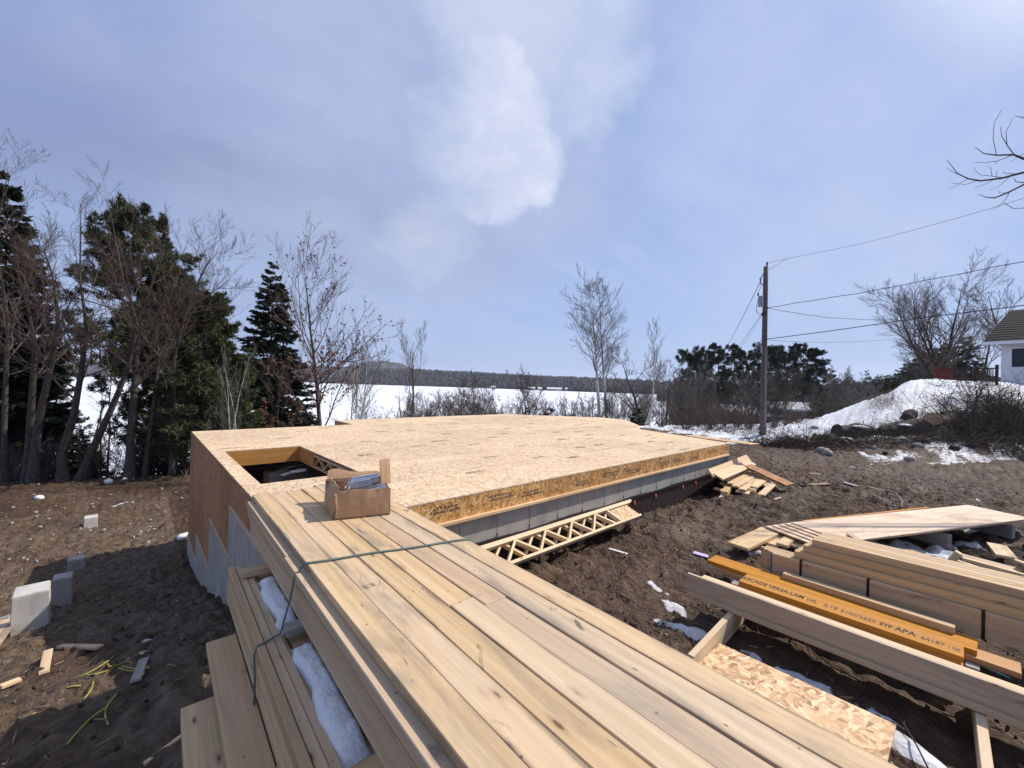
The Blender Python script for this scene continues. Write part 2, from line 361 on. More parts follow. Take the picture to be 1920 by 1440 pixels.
def osb(name, cols, k=1.0, rough=0.75, dirt=0.2):
    mt, t, b = mat(name); v, rnd, ob = objvec(t, 11.0)
    wob = NOISE(t, v, 9.0, 2, 0.5, 0, True); v = VM(t, 'ADD', v, VM(t, 'MULTIPLY', VM(t, 'SUBTRACT', wob, (.5, .5, .5)), (0.05, 0.05, 0.0)))
    res = None
    for i, (ang, sx, sy) in enumerate(((0.15, 11, 40), (1.15, 12, 36), (-0.75, 10, 34), (0.45, 13, 48), (-1.35, 12, 40))):
        vo = VOR(t, MAP(t, MAP(t, v, (1, 1, 1), (0, 0, ang)), (sx * k, sy * k, 0.0), (0, 0, 0), (3.1 * i, 1.7 * i, 0)), 1.0, 'F1', '2D')
        r, g_, bl = N_sep(t, vo.outputs['Color'])
        c = RAMP(t, r, [(0.0, cols[0]), (0.35, cols[1]), (0.75, cols[2]), (1.0, cols[3])])
        if res is None: res = c; hh = g_
        else:
            sel = SMOOTH(t, g_, 0.66, 0.68); res = MIX(t, sel, res, c); hh = MATH(t, 'ADD', hh, MATH(t, 'MULTIPLY', sel, 0.5))
    gr = NOISE(t, MAP(t, v, (60, 160, 60)), 1.0, 2); res = MIX(t, 0.25, res, RAMP(t, gr, [(0.3, 0.35), (0.7, 0.75)]), 'OVERLAY')
    big = NOISE(t, v, 0.9, 4, 0.6); res = MIX(t, MATH(t, 'MULTIPLY', SMOOTH(t, big, 0.52, 0.72), dirt), res, (0.36, 0.21, 0.12))
    hv = N(t, 'ShaderNodeHueSaturation'); t.links.new(res, hv.inputs['Color'])
    t.links.new(MATH(t, 'MULTIPLY_ADD', rnd, 0.2, 0.9), hv.inputs['Value'])
    t.links.new(hv.outputs[0], b.inputs['Base Color']); b.inputs['Roughness'].default_value = rough
    BUMP(t, b, hh, 0.35, 0.004); return mt

M = {}
M['spruce'] = wood('spruce_lumber', (0.645, 0.475, 0.29), (0.48, 0.33, 0.185), stain_amt=0.62, pink=0.15, edge=0.05)
M['spruce_side'] = wood('spruce_lumber_clean', (0.61, 0.43, 0.24), (0.44, 0.29, 0.15), stain_amt=0.3, pink=0.25)
M['bright'] = wood('fresh_lumber', (0.74, 0.55, 0.34), (0.55, 0.37, 0.21), stain_amt=0.12, pink=0.2)
M['truss'] = wood('truss_lumber', (0.78, 0.62, 0.40), (0.62, 0.45, 0.26), stain_amt=0.1, pink=0.1)
M['pinkish'] = wood('weathered_pink_lumber', (0.57, 0.42, 0.28), (0.43, 0.305, 0.195), stain_amt=0.35, pink=0.3)
M['pinktop'] = wood('pink_lumber', (0.58, 0.42, 0.265), (0.43, 0.295, 0.175), stain_amt=0.5, pink=0.3, edge=0.05)
M['grey'] = wood('weathered_grey_lumber', (0.36, 0.33, 0.29), (0.24, 0.22, 0.20), stain_amt=0.3, pink=0.1)
M['lvl'] = wood('laminated_beam', (0.52, 0.255, 0.068), (0.39, 0.17, 0.04), stain=(0.25, 0.12, 0.04), stain_amt=0.3, pink=0.0, knots=False)
M['plywood'] = wood('plywood', (0.80, 0.62, 0.43), (0.64, 0.42, 0.27), stain=(0.5, 0.27, 0.16), stain_amt=0.3, pink=0.0)
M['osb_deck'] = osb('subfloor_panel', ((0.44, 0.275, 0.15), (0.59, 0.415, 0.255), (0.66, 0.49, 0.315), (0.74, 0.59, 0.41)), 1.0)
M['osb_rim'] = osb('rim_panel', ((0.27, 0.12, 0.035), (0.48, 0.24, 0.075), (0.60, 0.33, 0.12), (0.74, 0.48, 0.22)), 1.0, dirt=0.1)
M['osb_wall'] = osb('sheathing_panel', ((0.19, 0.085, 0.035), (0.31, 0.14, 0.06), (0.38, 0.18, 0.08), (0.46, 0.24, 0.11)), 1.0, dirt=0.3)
M['osb_scrap'] = osb('scrap_panel', ((0.30, 0.16, 0.08), (0.52, 0.33, 0.18), (0.62, 0.42, 0.24), (0.74, 0.55, 0.34)), 1.05, dirt=0.3)
M['snow'] = plain('snow', (0.74, 0.73, 0.72), 0.65, var=0.07, scale=55, bump=0.5)
M['bark'] = plain('bark', (0.088, 0.071, 0.060), 0.95, var=0.35, scale=11, bump=0.9)
M['twig'] = plain('twigs', (0.135, 0.095, 0.078), 0.95, var=0.25, scale=3)
M['twig_dark'] = plain('dark_twigs', (0.075, 0.060, 0.052), 0.95, var=0.25, scale=3)
M['twig_grey'] = plain('grey_twigs', (0.17, 0.145, 0.13), 0.95, var=0.25, scale=3)
M['birch'] = plain('pale_bark', (0.52, 0.50, 0.46), 0.9, var=0.25, scale=9)
M['redtwig'] = plain('red_twigs', (0.15, 0.085, 0.07), 0.95, var=0.25, scale=3)
M['brush'] = plain('dead_brush', (0.062, 0.045, 0.036), 0.95, var=0.3, scale=4)
M['needles'] = plain('spruce_needles', (0.036, 0.053, 0.030), 0.85, var=0.35, scale=2.5)
M['needles2'] = plain('pine_needles', (0.088, 0.105, 0.042), 0.85, var=0.35, scale=1.5)
M['needles3'] = plain('dark_pine_needles', (0.040, 0.055, 0.034), 0.85, var=0.3, scale=1.5)
M['leaf'] = plain('dead_leaves', (0.19, 0.085, 0.05), 0.8, var=0.3, scale=3)
M['membrane'] = plain('membrane', (0.035, 0.022, 0.022), 0.6, var=0.2, scale=30)
M['orange'] = plain('orange_button', (0.75, 0.12, 0.04), 0.5)
M['black'] = plain('black_plastic', (0.012, 0.012, 0.013), 0.45)
M['ink'] = plain('ink', (0.05, 0.035, 0.03), 0.8)
M['ink_faint'] = plain('faint_ink', (0.17, 0.10, 0.07), 0.8)
M['twine'] = plain('green_twine', (0.11, 0.15, 0.13), 0.6)
M['yellow'] = plain('yellow_strap', (0.38, 0.36, 0.07), 0.7)
M['teal'] = plain('teal_strap', (0.22, 0.62, 0.52), 0.4)
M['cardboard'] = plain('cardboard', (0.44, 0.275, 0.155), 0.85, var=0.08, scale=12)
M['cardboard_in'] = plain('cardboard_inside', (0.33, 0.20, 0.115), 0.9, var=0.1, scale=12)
M['zinc'] = plain('galvanised_steel', (0.62, 0.66, 0.72), 0.38, 0.85, var=0.1, scale=18)
M['steel'] = plain('steel_post', (0.10, 0.10, 0.11), 0.5, 0.3)
M['pole'] = plain('utility_pole_wood', (0.155, 0.125, 0.105), 0.95, var=0.25, scale=6)
M['wire'] = plain('wire', (0.03, 0.03, 0.033), 0.6)
M['tank'] = plain('transformer_paint', (0.33, 0.35, 0.38), 0.5)
M['siding'] = plain('white_siding', (0.76, 0.75, 0.72), 0.7, var=0.05)
M['shingle'] = plain('dark_shingle', (0.016, 0.015, 0.015), 0.9, var=0.3, scale=5)
M['trim'] = plain('white_trim', (0.72, 0.74, 0.76), 0.6, var=0.04)
M['glass'] = plain('window_glass', (0.02, 0.024, 0.03), 0.08)
M['red'] = plain('red_stained_wood', (0.20, 0.035, 0.03), 0.8, var=0.2)
M['darkwood'] = plain('dark_stained_wood', (0.06, 0.03, 0.025), 0.85, var=0.2)
M['stone'] = plain('stone', (0.34, 0.31, 0.28), 0.9, var=0.2, scale=9, bump=0.4)
M['clod'] = plain('dark_earth', (0.07, 0.045, 0.03), 0.95, var=.35, scale=9, bump=.6)
M['cutend'] = plain('fresh_cut_wood', (0.52, 0.32, 0.18), 0.85, var=0.2, scale=15)
M['oldsnow'] = plain('old_roof_snow', (0.42, 0.43, 0.46), 0.7, var=.2, scale=1.5)
M['trailer'] = plain('trailer_paint', (0.36, 0.38, 0.40), 0.5, var=0.1, scale=2)
M['cabin'] = plain('cabin_siding', (0.17, 0.165, 0.16), 0.8, var=0.15, scale=2)
M['purple'] = plain('purple_wrapper', (0.55, 0.42, 0.62), 0.5)
M['white'] = plain('white_scrap', (0.74, 0.72, 0.70), 0.7, var=0.06)
M['tarp'] = plain('dark_tarp', (0.02, 0.022, 0.021), 0.5)
M['deadgrass'] = plain('dead_grass', (0.27, 0.20, 0.11), 0.9, var=0.2, scale=5)
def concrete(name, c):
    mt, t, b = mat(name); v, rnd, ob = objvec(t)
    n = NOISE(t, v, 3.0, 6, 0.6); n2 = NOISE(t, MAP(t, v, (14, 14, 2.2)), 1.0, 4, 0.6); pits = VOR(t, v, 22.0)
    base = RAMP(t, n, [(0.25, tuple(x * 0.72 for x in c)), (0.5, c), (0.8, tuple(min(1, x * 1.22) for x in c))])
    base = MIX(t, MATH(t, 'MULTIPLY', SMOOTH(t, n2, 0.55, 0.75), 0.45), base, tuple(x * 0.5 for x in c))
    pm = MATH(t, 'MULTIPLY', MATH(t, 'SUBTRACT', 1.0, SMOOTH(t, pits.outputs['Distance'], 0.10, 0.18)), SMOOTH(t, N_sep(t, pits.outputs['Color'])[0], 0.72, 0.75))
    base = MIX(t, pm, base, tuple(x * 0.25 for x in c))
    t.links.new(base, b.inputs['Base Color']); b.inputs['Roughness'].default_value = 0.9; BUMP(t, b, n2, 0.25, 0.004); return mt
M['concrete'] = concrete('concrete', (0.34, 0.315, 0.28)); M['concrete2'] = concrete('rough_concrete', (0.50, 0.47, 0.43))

# ground: mud with snow where the 'snow' attribute says so
def ground_mat():
    mt, t, b = mat('mud_and_snow'); tc_ = N(t, 'ShaderNodeTexCoord'); v = tc_.outputs['Object']
    at = N(t, 'ShaderNodeAttribute', attribute_name='snow'); dr = N(t, 'ShaderNodeAttribute', attribute_name='dry')  # second attribute: dry soil, plus a colour lift for the shaded pier yard
    a = NOISE(t, v, 0.9, 6, 0.62); f = NOISE(t, v, 7.0, 6, 0.65); g = NOISE(t, v, 38.0, 4, 0.7)
    vl = VOR(t, VM(t, 'ADD', v, VM(t, 'MULTIPLY', VM(t, 'SUBTRACT', NOISE(t, v, 6.0, 3, 0.6, 0, True), (.5, .5, .5)), (.16, .16, .16))), 9.0, 'SMOOTH_F1'); vs_ = VOR(t, v, 26.0)
    mud = RAMP(t, f, [(0.22, (0.024, 0.013, 0.008)), (0.45, (0.084, 0.046, 0.025)), (0.62, (0.136, 0.081, 0.045)), (0.8, (0.24, 0.155, 0.09))])
    dry = RAMP(t, f, [(0.22, (0.075, 0.05, 0.032)), (0.5, (0.18, 0.128, 0.083)), (0.8, (0.32, 0.24, 0.165))])
    k = MATH(t, 'ADD', dr.outputs['Fac'], MATH(t, 'MULTIPLY', MATH(t, 'SUBTRACT', a, 0.5), 1.3))
    colr = MIX(t, MATH(t, 'MULTIPLY', SMOOTH(t, k, 0.4, 1.0), 0.65), mud, dry)
    colr = MIX(t, MATH(t, 'MULTIPLY', SMOOTH(t, g, 0.60, 0.76), 0.35), colr, (0.28, 0.20, 0.13))
    colr = MIX(t, MATH(t, 'MULTIPLY', SMOOTH(t, g, 0.46, 0.28), 0.6), colr, (0.022, 0.014, 0.010))
    wet = NOISE(t, v, 1.6, 5, 0.65, 0.4); colr = MIX(t, MATH(t, 'MULTIPLY', SMOOTH(t, wet, 0.50, 0.62), MATH(t, 'MULTIPLY_ADD', dr.outputs['Fac'], -0.6, 0.75)), colr, (0.030, 0.019, 0.013))  # wet patches fade where dry, which also lightens the shaded yard
    bigp = NOISE(t, v, 0.33, 5, 0.6, 0.5); colr = MIX(t, MATH(t, 'MULTIPLY', SMOOTH(t, bigp, 0.46, 0.62), MATH(t, 'MULTIPLY_ADD', dr.outputs['Fac'], -0.5, 0.5)), colr, (0.035, 0.022, 0.015))
    sk_ = MATH(t, 'ADD', at.outputs['Fac'], MATH(t, 'ADD', MATH(t, 'MULTIPLY', MATH(t, 'SUBTRACT', f, 0.5), 0.9), MATH(t, 'MULTIPLY', MATH(t, 'SUBTRACT', g, 0.5), 0.35)))
    sm = SMOOTH(t, sk_, 0.50, 0.60)
    snowc = RAMP(t, NOISE(t, v, 3.0, 5, 0.6), [(0.3, (0.50, 0.51, 0.54)), (0.6, (0.72, 0.74, 0.78))])
    edge = MATH(t, 'SUBTRACT', 1.0, SMOOTH(t, sk_, 0.55, 1.0))
    snowc = MIX(t, MATH(t, 'MULTIPLY', edge, 0.65), snowc, (0.38, 0.34, 0.31))
    t.links.new(MIX(t, sm, colr, snowc), b.inputs['Base Color'])
    rg = MATH(t, 'MULTIPLY_ADD', SMOOTH(t, a, 0.4, 0.7), 0.3, 0.62); t.links.new(rg, b.inputs['Roughness'])
    hh = MATH(t, 'ADD', MATH(t, 'ADD', MATH(t, 'MULTIPLY', f, 1.0), MATH(t, 'MULTIPLY', g, 0.4)), MATH(t, 'ADD', MATH(t, 'MULTIPLY', vl.outputs['Distance'], -0.7), MATH(t, 'MULTIPLY', vs_.outputs['Distance'], -0.25)))
    BUMP(t, b, MATH(t, 'MULTIPLY', hh, MATH(t, 'MULTIPLY_ADD', sm, -0.8, 1.0)), 1.0, 0.09)
    return mt
def axis(a0, a1, step, lo, hi, g=1.07):
    mid = list(np.arange(a0, a1 + 1e-6, step)); up = []; s = step; v = a1
    while v < hi: s *= g; v += s; up.append(v)
    dn = []; s = step; v = a0
    while v > lo: s *= g; v -= s; dn.append(v)
    return np.array(dn[::-1] + mid + up)
xs = axis(-4.0, 14.0, 0.05, -160, 420); ys = axis(-1.5, 15.0, 0.05, -120, 260)
X, Y = np.meshgrid(xs, ys, indexing='ij')
SN = snowmask(X, Y); Z = ground(X, Y)
Z = Z + 0.03 * S((SN - 0.5) / 0.3) * (0.6 + 0.8 * vnoise(X * 2.2, Y * 2.2))
nx, ny = X.shape; idx = np.arange(nx * ny).reshape(nx, ny)
fq = np.stack([idx[:-1, :-1], idx[1:, :-1], idx[1:, 1:], idx[:-1, 1:]], -1).reshape(-1, 4)
gm = mesh_np('ground', np.stack([X, Y, Z], -1).reshape(-1, 3), fq, True)
at = gm.attributes.new('snow', 'FLOAT', 'POINT'); at.data.foreach_set('value', SN.ravel().astype(np.float32))
DRY_LIFT = np.clip(0.25 + 1.6 * fbm(X * 0.55 + 8, Y * 0.55, 4) + 0.6 * np.exp(-((X - 5) / 3.5) ** 2 - ((Y - 2.8) / 0.9) ** 2) + 0.45 * np.exp(-((X + 0.4) / 1.0) ** 2 - ((Y - 11) / 2.0) ** 2) + 0.75 * (X < 0.8) * S((Y - 2) / 3) * (1 - S((Y - 16) / 6)), 0, 1)  # last term lifts the shaded pier yard by colour, over its sandy tone
at = gm.attributes.new('dry', 'FLOAT', 'POINT'); at.data.foreach_set('value', DRY_LIFT.ravel().astype(np.float32))
tag(obj('ground', gm, ground_mat()), kind='structure')

# frozen lake
mt, t, b = mat('lake_snow'); tc_ = N(t, 'ShaderNodeTexCoord'); v = tc_.outputs['Object']
n = NOISE(t, MAP(t, v, (0.012, 0.05, 1), (0, 0, -0.7)), 1.0, 6, 0.6); n2 = NOISE(t, v, 0.25, 4)
t.links.new(MIX(t, MATH(t, 'MULTIPLY', SMOOTH(t, n, 0.46, 0.62), 0.75), (0.76, 0.78, 0.82), (0.62, 0.655, 0.71)), b.inputs['Base Color']); b.inputs['Roughness'].default_value = 0.6
lm_ = MB(); lm_.box((-2500, -200, -7.0), (3500, 4200, -6.5)); tag(lm_.build('lake', mt), kind='structure')

# ------------------------------------------------------------------ the floor platform on its foundation
house = empty('floor_platform', (0.975, 4.11, 0)); hp = Vector((0.975, 4.11, 0))
tag(house, 'unfinished house floor platform of panel sheets on a concrete foundation', 'house floor')
def hpart(name, me, mt, mw=None):
    o = obj(name, me, mt, house); mm = mw if mw is not None else Matrix.Identity(4)
    o.matrix_local = Matrix.Translation(-hp) @ mm; return o
def hsub(o, child):
    pass
OUT = [(0.975, 4.11), (11.62, 4.11), (12.75, 7.4), (14.1, 8.25), (15.95, 9.95), (16.08, 11.43), (14.15, 13.5), (13.3, 14.9), (5.07, 14.82), (5.07, 13.14), (0.975, 13.14)]
HOLE = (1.19, 6.14, 2.48, 9.28)
def clip(poly, rect):
    x0, y0, x1, y1 = rect
    for (ax, v, sgn) in ((0, x0, 1), (0, x1, -1), (1, y0, 1), (1, y1, -1)):
        out = []
        for i in range(len(poly)):
            a = poly[i - 1]; b_ = poly[i]; ia = (a[ax] - v) * sgn >= -1e-9; ib = (b_[ax] - v) * sgn >= -1e-9
            if ia != ib:
                f = (v - a[ax]) / (b_[ax] - a[ax]); out.append((a[0] + f * (b_[0] - a[0]), a[1] + f * (b_[1] - a[1])))
            if ib: out.append(b_)
        poly = out
        if len(poly) < 3: return []
    return poly
def minus(rect, h):
    x0, y0, x1, y1 = rect; a0, b0, a1, b1 = h
    if x1 <= a0 or x0 >= a1 or y1 <= b0 or y0 >= b1: return [rect]
    r = []
    if y0 < b0: r.append((x0, y0, x1, b0))
    if y1 > b1: r.append((x0, b1, x1, y1))
    yy0, yy1 = max(y0, b0), min(y1, b1)
    if x0 < a0: r.append((x0, yy0, a0, yy1))
    if x1 > a1: r.append((a1, yy0, x1, yy1))
    return r
def parea(p): return abs(sum(p[i - 1][0] * p[i][1] - p[i][0] * p[i - 1][1] for i in range(len(p)))) / 2
rnd = random.Random(5)
def stamp(parent, x, y, L, hgt, z, faint=False, ax=(1, 0)):
    """illegible factory print: rows of short strokes"""
    mb = MB(); rows = 2 if hgt > 0.08 else 1; rh = hgt / rows
    for r in range(rows):
        u = rnd.uniform(0, .05); ll = L * rnd.uniform(0.7, 1)
        while u < ll:
            w_ = rnd.uniform(0.015, 0.05); hh = rh * rnd.uniform(0.45, 0.75); c = r * rh + rnd.uniform(0, rh * .2)
            mb.add([(x + u, y + c, z), (x + u + w_, y + c, z), (x + u + w_ + .006, y + c + hh, z), (x + u + .006, y + c + hh, z)], [(0, 1, 2, 3)])
            u += w_ + rnd.uniform(0.006, 0.022)
    return mb
row = 0; y0 = 4.11
while y0 < 15:
    x0 = 0.975 - (1.22 if row % 2 else 0.0) - 0.6 * ((row // 2) % 2)
    while x0 < 16.3:
        for rc in minus((x0, y0, x0 + 2.438, y0 + 1.219), HOLE):
            p = clip(OUT, rc)
            if len(p) < 3 or parea(p) < 0.03: continue
            cx = sum(q[0] for q in p) / len(p); cy = sum(q[1] for q in p) / len(p); g = 0.0035
            q = [(px_ - cx - math.copysign(min(g, abs(px_ - cx)), px_ - cx), py_ - cy - math.copysign(min(g, abs(py_ - cy)), py_ - cy)) for px_, py_ in p]
            mb = MB(); mb.prism(q, -0.018 , 0.0); o = mb.build('subfloor_panel', M['osb_deck'], house)
            o.location = Vector((cx, cy, D + rnd.uniform(-0.0012, 0.0012))) - hp
            A = parea(p)
            if A > 1.4:
                ns = (2, 1, 2, 3)[rnd.randint(0, 3)] if A > 2.5 else 1
                for k in range(ns):
                    u = x0 + (0.25 + 0.72 * k + rnd.uniform(-.1, .15)); v_ = y0 + rnd.choice((0.12, 0.42, 0.62, 0.92)) + rnd.uniform(-.05, .05)
                    if all(parea(clip(OUT, (uu, v_, uu + .02, v_ + .08))) > 0.001 for uu in (u, u + .4)) and not (HOLE[0] - .5 < u < HOLE[2] and HOLE[1] - .1 < v_ < HOLE[3]):
                        sm_ = stamp(o, u - cx, v_ - cy, 0.42, rnd.choice((0.10, 0.15)), 0.0014)
                        sm_.build('stamp', M['ink'] if rnd.random() < .75 else M['ink_faint'], o)['kind'] = 'stuff'
        x0 += 2.438
    y0 += 1.219; row += 1
# rim boards, mud sill and concrete along the outline
def wallpanel(name, a, b, z0, z1, thick, mt, off=0.0, bev=0.002):
    """upright panel from a to b (plan points, outside on the right hand); local XY lies in its face"""
    a = Vector((a[0], a[1], 0)); b = Vector((b[0], b[1], 0)); d = (b - a).normalized(); nrm = Vector((d.y, -d.x, 0)); L = (b - a).length
    me = box_me(L, z1 - z0, thick, bev, name); mm = Matrix.Identity(4); z = Vector((0, 0, 1)); c = (a + b) / 2 + Vector((0, 0, (z0 + z1) / 2)) + nrm * (off - thick / 2)
    for i in range(3): mm[i][0] = d[i]; mm[i][1] = z[i]; mm[i][2] = nrm[i]; mm[i][3] = c[i]
    return hpart(name, me, mt, mm)
for i in range(len(OUT)):
    a, b = OUT[i], OUT[(i + 1) % len(OUT)]
    if i == len(OUT) - 1: continue          # left side is sheathed to the ground
    n = max(1, round(math.hypot(b[0] - a[0], b[1] - a[1]) / 3.66)) if i == 0 else 1
    for k in range(n):
        aa = (a[0] + (b[0] - a[0]) * k / n, a[1] + (b[1] - a[1]) * k / n); bb = (a[0] + (b[0] - a[0]) * (k + 1) / n, a[1] + (b[1] - a[1]) * (k + 1) / n)
        L = math.hypot(bb[0] - aa[0], bb[1] - aa[1]); e = 0.002 / L
        a2 = (aa[0] + (bb[0] - aa[0]) * e, aa[1] + (bb[1] - aa[1]) * e); b2 = (bb[0] - (bb[0] - aa[0]) * e, bb[1] - (bb[1] - aa[1]) * e)
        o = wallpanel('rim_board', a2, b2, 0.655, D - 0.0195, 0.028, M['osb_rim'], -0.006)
        if i == 0:
            for kk in range(4):
                stamp(o, 0, 0, 0, 0, 0) if False else None
                sm_ = stamp(o, -L / 2 + 0.3 + kk * L / 4 + rnd.uniform(0, .4), rnd.uniform(-.08, 0.0), 0.5, 0.09, 0.0152); sm_.build('stamp', M['ink_faint'], o)['kind'] = 'stuff'
# sill plates and form-cast concrete sections on the yard side
for k in range(3):
    a = 0.98 + k * 3.55
    hpart('sill_plate', box_me(3.545, 0.14, 0.038, 0.003), M['bright'], Matrix.Translation((a + 1.7725, 4.14 + rnd.uniform(-.004, .004), 0.636)))
fw = 0.6105; x0 = 2.171 * 1.364 - 3 * fw
k = 0
while x0 + k * fw < 11.6:
    a = max(0.98, x0 + k * fw); b = min(11.6, x0 + (k + 1) * fw); k += 1
    if b - a < .05: continue
    hpart('concrete_section', box_me(b - a - 0.006, 0.20, 1.0, 0.004), M['concrete'], Matrix.Translation(((a + b) / 2, 4.245 + rnd.uniform(-.0015, .0015), 0.116)))
hpart('concrete_core', box_me(10.6, 0.16, 0.98, 0), M['concrete'], Matrix.Translation((6.29, 4.25, 0.115)))
# form tie stubs and seams' drips
for k in range(17):
    x = x0 + (k + 1) * fw
    if x > 11.5: break
    hpart('form_tie', box_me(0.02, 0.012, 0.03, 0.002), M['steel'], Matrix.Translation((x, 4.141, 0.30 + rnd.uniform(-.01, .02))))
# right side and back: concrete under the rim
for i in range(1, len(OUT) - 2):
    wallpanel('concrete_section', OUT[i], OUT[i + 1], -1.2 if i < 4 else 0.36, 0.655, 0.2, M['concrete'], -0.03)
# dimpled membrane with its buttons
mb = MB()
for k in range(53):
    x = 1.0 + k * 0.2; mb.box((x + .004, 4.118, -0.5), (x + 0.196, 4.138, 0.27 + 0.012 * math.sin(k * .7)))
o = mb.build('foundation_membrane', M['membrane'], house); o.location = -hp
mb = MB()
for k in range(530):
    x = 1.0 + k * 0.02; mb.box((x, 4.106, 0.215), (x + 0.010, 4.118, 0.25))
    mb.box((x, 4.112, 0.16), (x + 0.010, 4.118, 0.20))
o2 = mb.build('dimples', M['membrane'], o)
for x in (6.95, 7.75, 8.95, 9.6, 10.9):
    mb = MB(); a = [(0.035 * math.cos(t_), 0.055 * math.sin(t_)) for t_ in np.linspace(0, 2 * math.pi, 9)[:-1]]
    mb.add([(x + p[0], 4.108, 0.15 + p[1]) for p in a] + [(x + p[0] * .5, 4.094, 0.15 + p[1] * .5) for p in a], [tuple(range(8, 16))[::-1]] + [(i, 8 + i, 8 + (i + 1) % 8, (i + 1) % 8) for i in range(8)])
    mb.build('membrane_button', M['orange'], o)
# left side: stepped concrete and sheathing
steps = [(13.14, 11.1, -1.70), (11.1, 8.95, -1.10), (8.95, 6.85, -0.22), (6.85, 4.11, 0.50)]
lf = 0.975
for (ya, yb, zt) in steps:
    n = 4
    for k in range(n):
        y1 = ya + (yb - ya) * k / n; y2 = ya + (yb - ya) * (k + 1) / n
        hpart('concrete_section', box_me(0.22, abs(y1 - y2) - 0.006, zt + 3.2, 0.004), M['concrete'], Matrix.Translation((lf + 0.085, (y1 + y2) / 2, (zt - 3.2) / 2)))
    # sheathing above, in sheets; the grain stands upright
    n = 2
    for k in range(n):
        y1 = ya + (yb - ya) * k / n; y2 = ya + (yb - ya) * (k + 1) / n
        zz = [zt + 0.004]; 
        while zz[-1] < D - 0.03: zz.append(min(D - 0.021, zz[-1] + 1.215))
        if len(zz) > 2 and zz[-1] - zz[-2] < 0.25: zz.pop(-2)
        for q in range(len(zz) - 1):
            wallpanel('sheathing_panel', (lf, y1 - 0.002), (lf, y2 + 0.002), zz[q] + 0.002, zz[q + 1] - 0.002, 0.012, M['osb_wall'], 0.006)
for (ya, yb, zt) in steps:
    hpart('sill_plate', box_me(0.03, abs(ya - yb) - 0.01, 0.03, 0.003), M['spruce_side'], Matrix.Translation((lf - 0.012, (ya + yb) / 2, zt + 0.012)))
hpart('sheathing_frame', box_me(0.09, 8.98, 0.28, 0), M['spruce_side'], Matrix.Translation((lf + 0.06, 8.62, D - 0.165)))
# membrane skirt at the foot of the left wall
mb = MB()
for k in range(40):
    ya = 13.1 - k * 0.2; gzv = gz(0.8, ya)
    mb.box((0.955, ya - 0.196, gzv - 0.4), (0.972, ya, gzv + 0.16 + 0.05 * rnd.random()))
mb.build('foundation_membrane', M['membrane'], house).location = -hp
# framing round the floor opening
x0, y0, x1, y1 = HOLE
def hbeam(name, a, b, w, t_, mt): 
    mm, L = frame(a, b); return hpart(name, box_me(L, w, t_, 0.003), mt, mm)
for k in range(2): hbeam('laminated_header', (x0 - 0.1, y1 + 0.024 + k * 0.048, 0.77), (x1 + 0.09, y1 + 0.024 + k * 0.048, 0.77), 0.045, 0.285, M['lvl'])
for k in range(2): hbeam('laminated_header', (x1 + 0.024 + k * 0.048, y1 - 0.003, 0.77), (x1 + 0.024 + k * 0.048, y1 - 0.95, 0.77), 0.045, 0.285, M['lvl'])
hbeam('laminated_header', (x0 - 0.1, y0 - 0.024, 0.77), (x1 + 0.1, y0 - 0.024, 0.77), 0.045, 0.285, M['lvl'])
def truss_parts(A, B, up, depth, parent, mt, pitch=0.62, tw=0.064, th=0.038, panel_end=0.0, ang=0.0):
    """open-web floor truss from A to B (middle of the lower chord); up: direction of its depth"""
    A = np.array(A, float); B = np.array(B, float); u = np.array(up, float); u /= np.linalg.norm(u); d = B - A; L = np.linalg.norm(d); d /= L; nn = np.cross(d, u)
    def bar(nm, a, b, w, t_, upv):
        mm, l = frame(a, b, upv); o = obj(nm, box_me(l, w, t_, 0.002), mt, parent); o.matrix_local = (parent.matrix_basis.inverted() if parent is not house else Matrix.Translation(-hp)) @ mm; return o
    bar('bottom_chord', A, B, tw, th, u); bar('top_chord', A + u * (depth - th), B + u * (depth - th), tw, th, u)
    s = 0.03; k = 0; Lw = L - panel_end
    h0 = th / 2; h1 = depth - 1.5 * th
    while s + pitch / 2 < Lw:
        a = A + d * s + u * (h0 if k % 2 == 0 else h1); e = A + d * (s + pitch / 2) + u * (h1 if k % 2 == 0 else h0)
        bar('web', a, e, tw * 0.86, th * 0.9, u); s += pitch / 2; k += 1
    return A, B, d, u, nn, L
ht = empty('tmp')
truss_parts((x1 + 0.03, y1 - 0.97, 0.66), (x1 + 0.03, y0 - 0.2, 0.66), (0, 0, 1), 0.245, house, M['spruce_side'], 0.52, 0.064, 0.038)
bpy.data.objects.remove(ht)
hbeam('truss_end', (x1 + 0.03, y1 - 0.975, 0.66), (x1 + 0.03, y1 - 0.975, 0.9), 0.064, 0.03, M['spruce_side']) if False else None
for k in range(1, 7):     # more joists in the dark behind the opening
    xx = x1 + 0.03 + 0.6 * k
    hbeam('floor_joist', (xx, 4.3, 0.67), (xx, 13.0, 0.67), 0.064, 0.038, M['spruce_side']); hbeam('floor_joist', (xx, 4.3, 0.89), (xx, 13.0, 0.89), 0.064, 0.038, M['spruce_side'])
p_ = P(575, 868, 0.3)
for (x, y) in ((2.6, 9.05), (1.15, 9.35)):
    g0 = 0.02; hpart('steel_post', box_me(0.075, 0.075, 0.62, 0.006), M['steel'], Matrix.Translation((x, y, 0.32)))

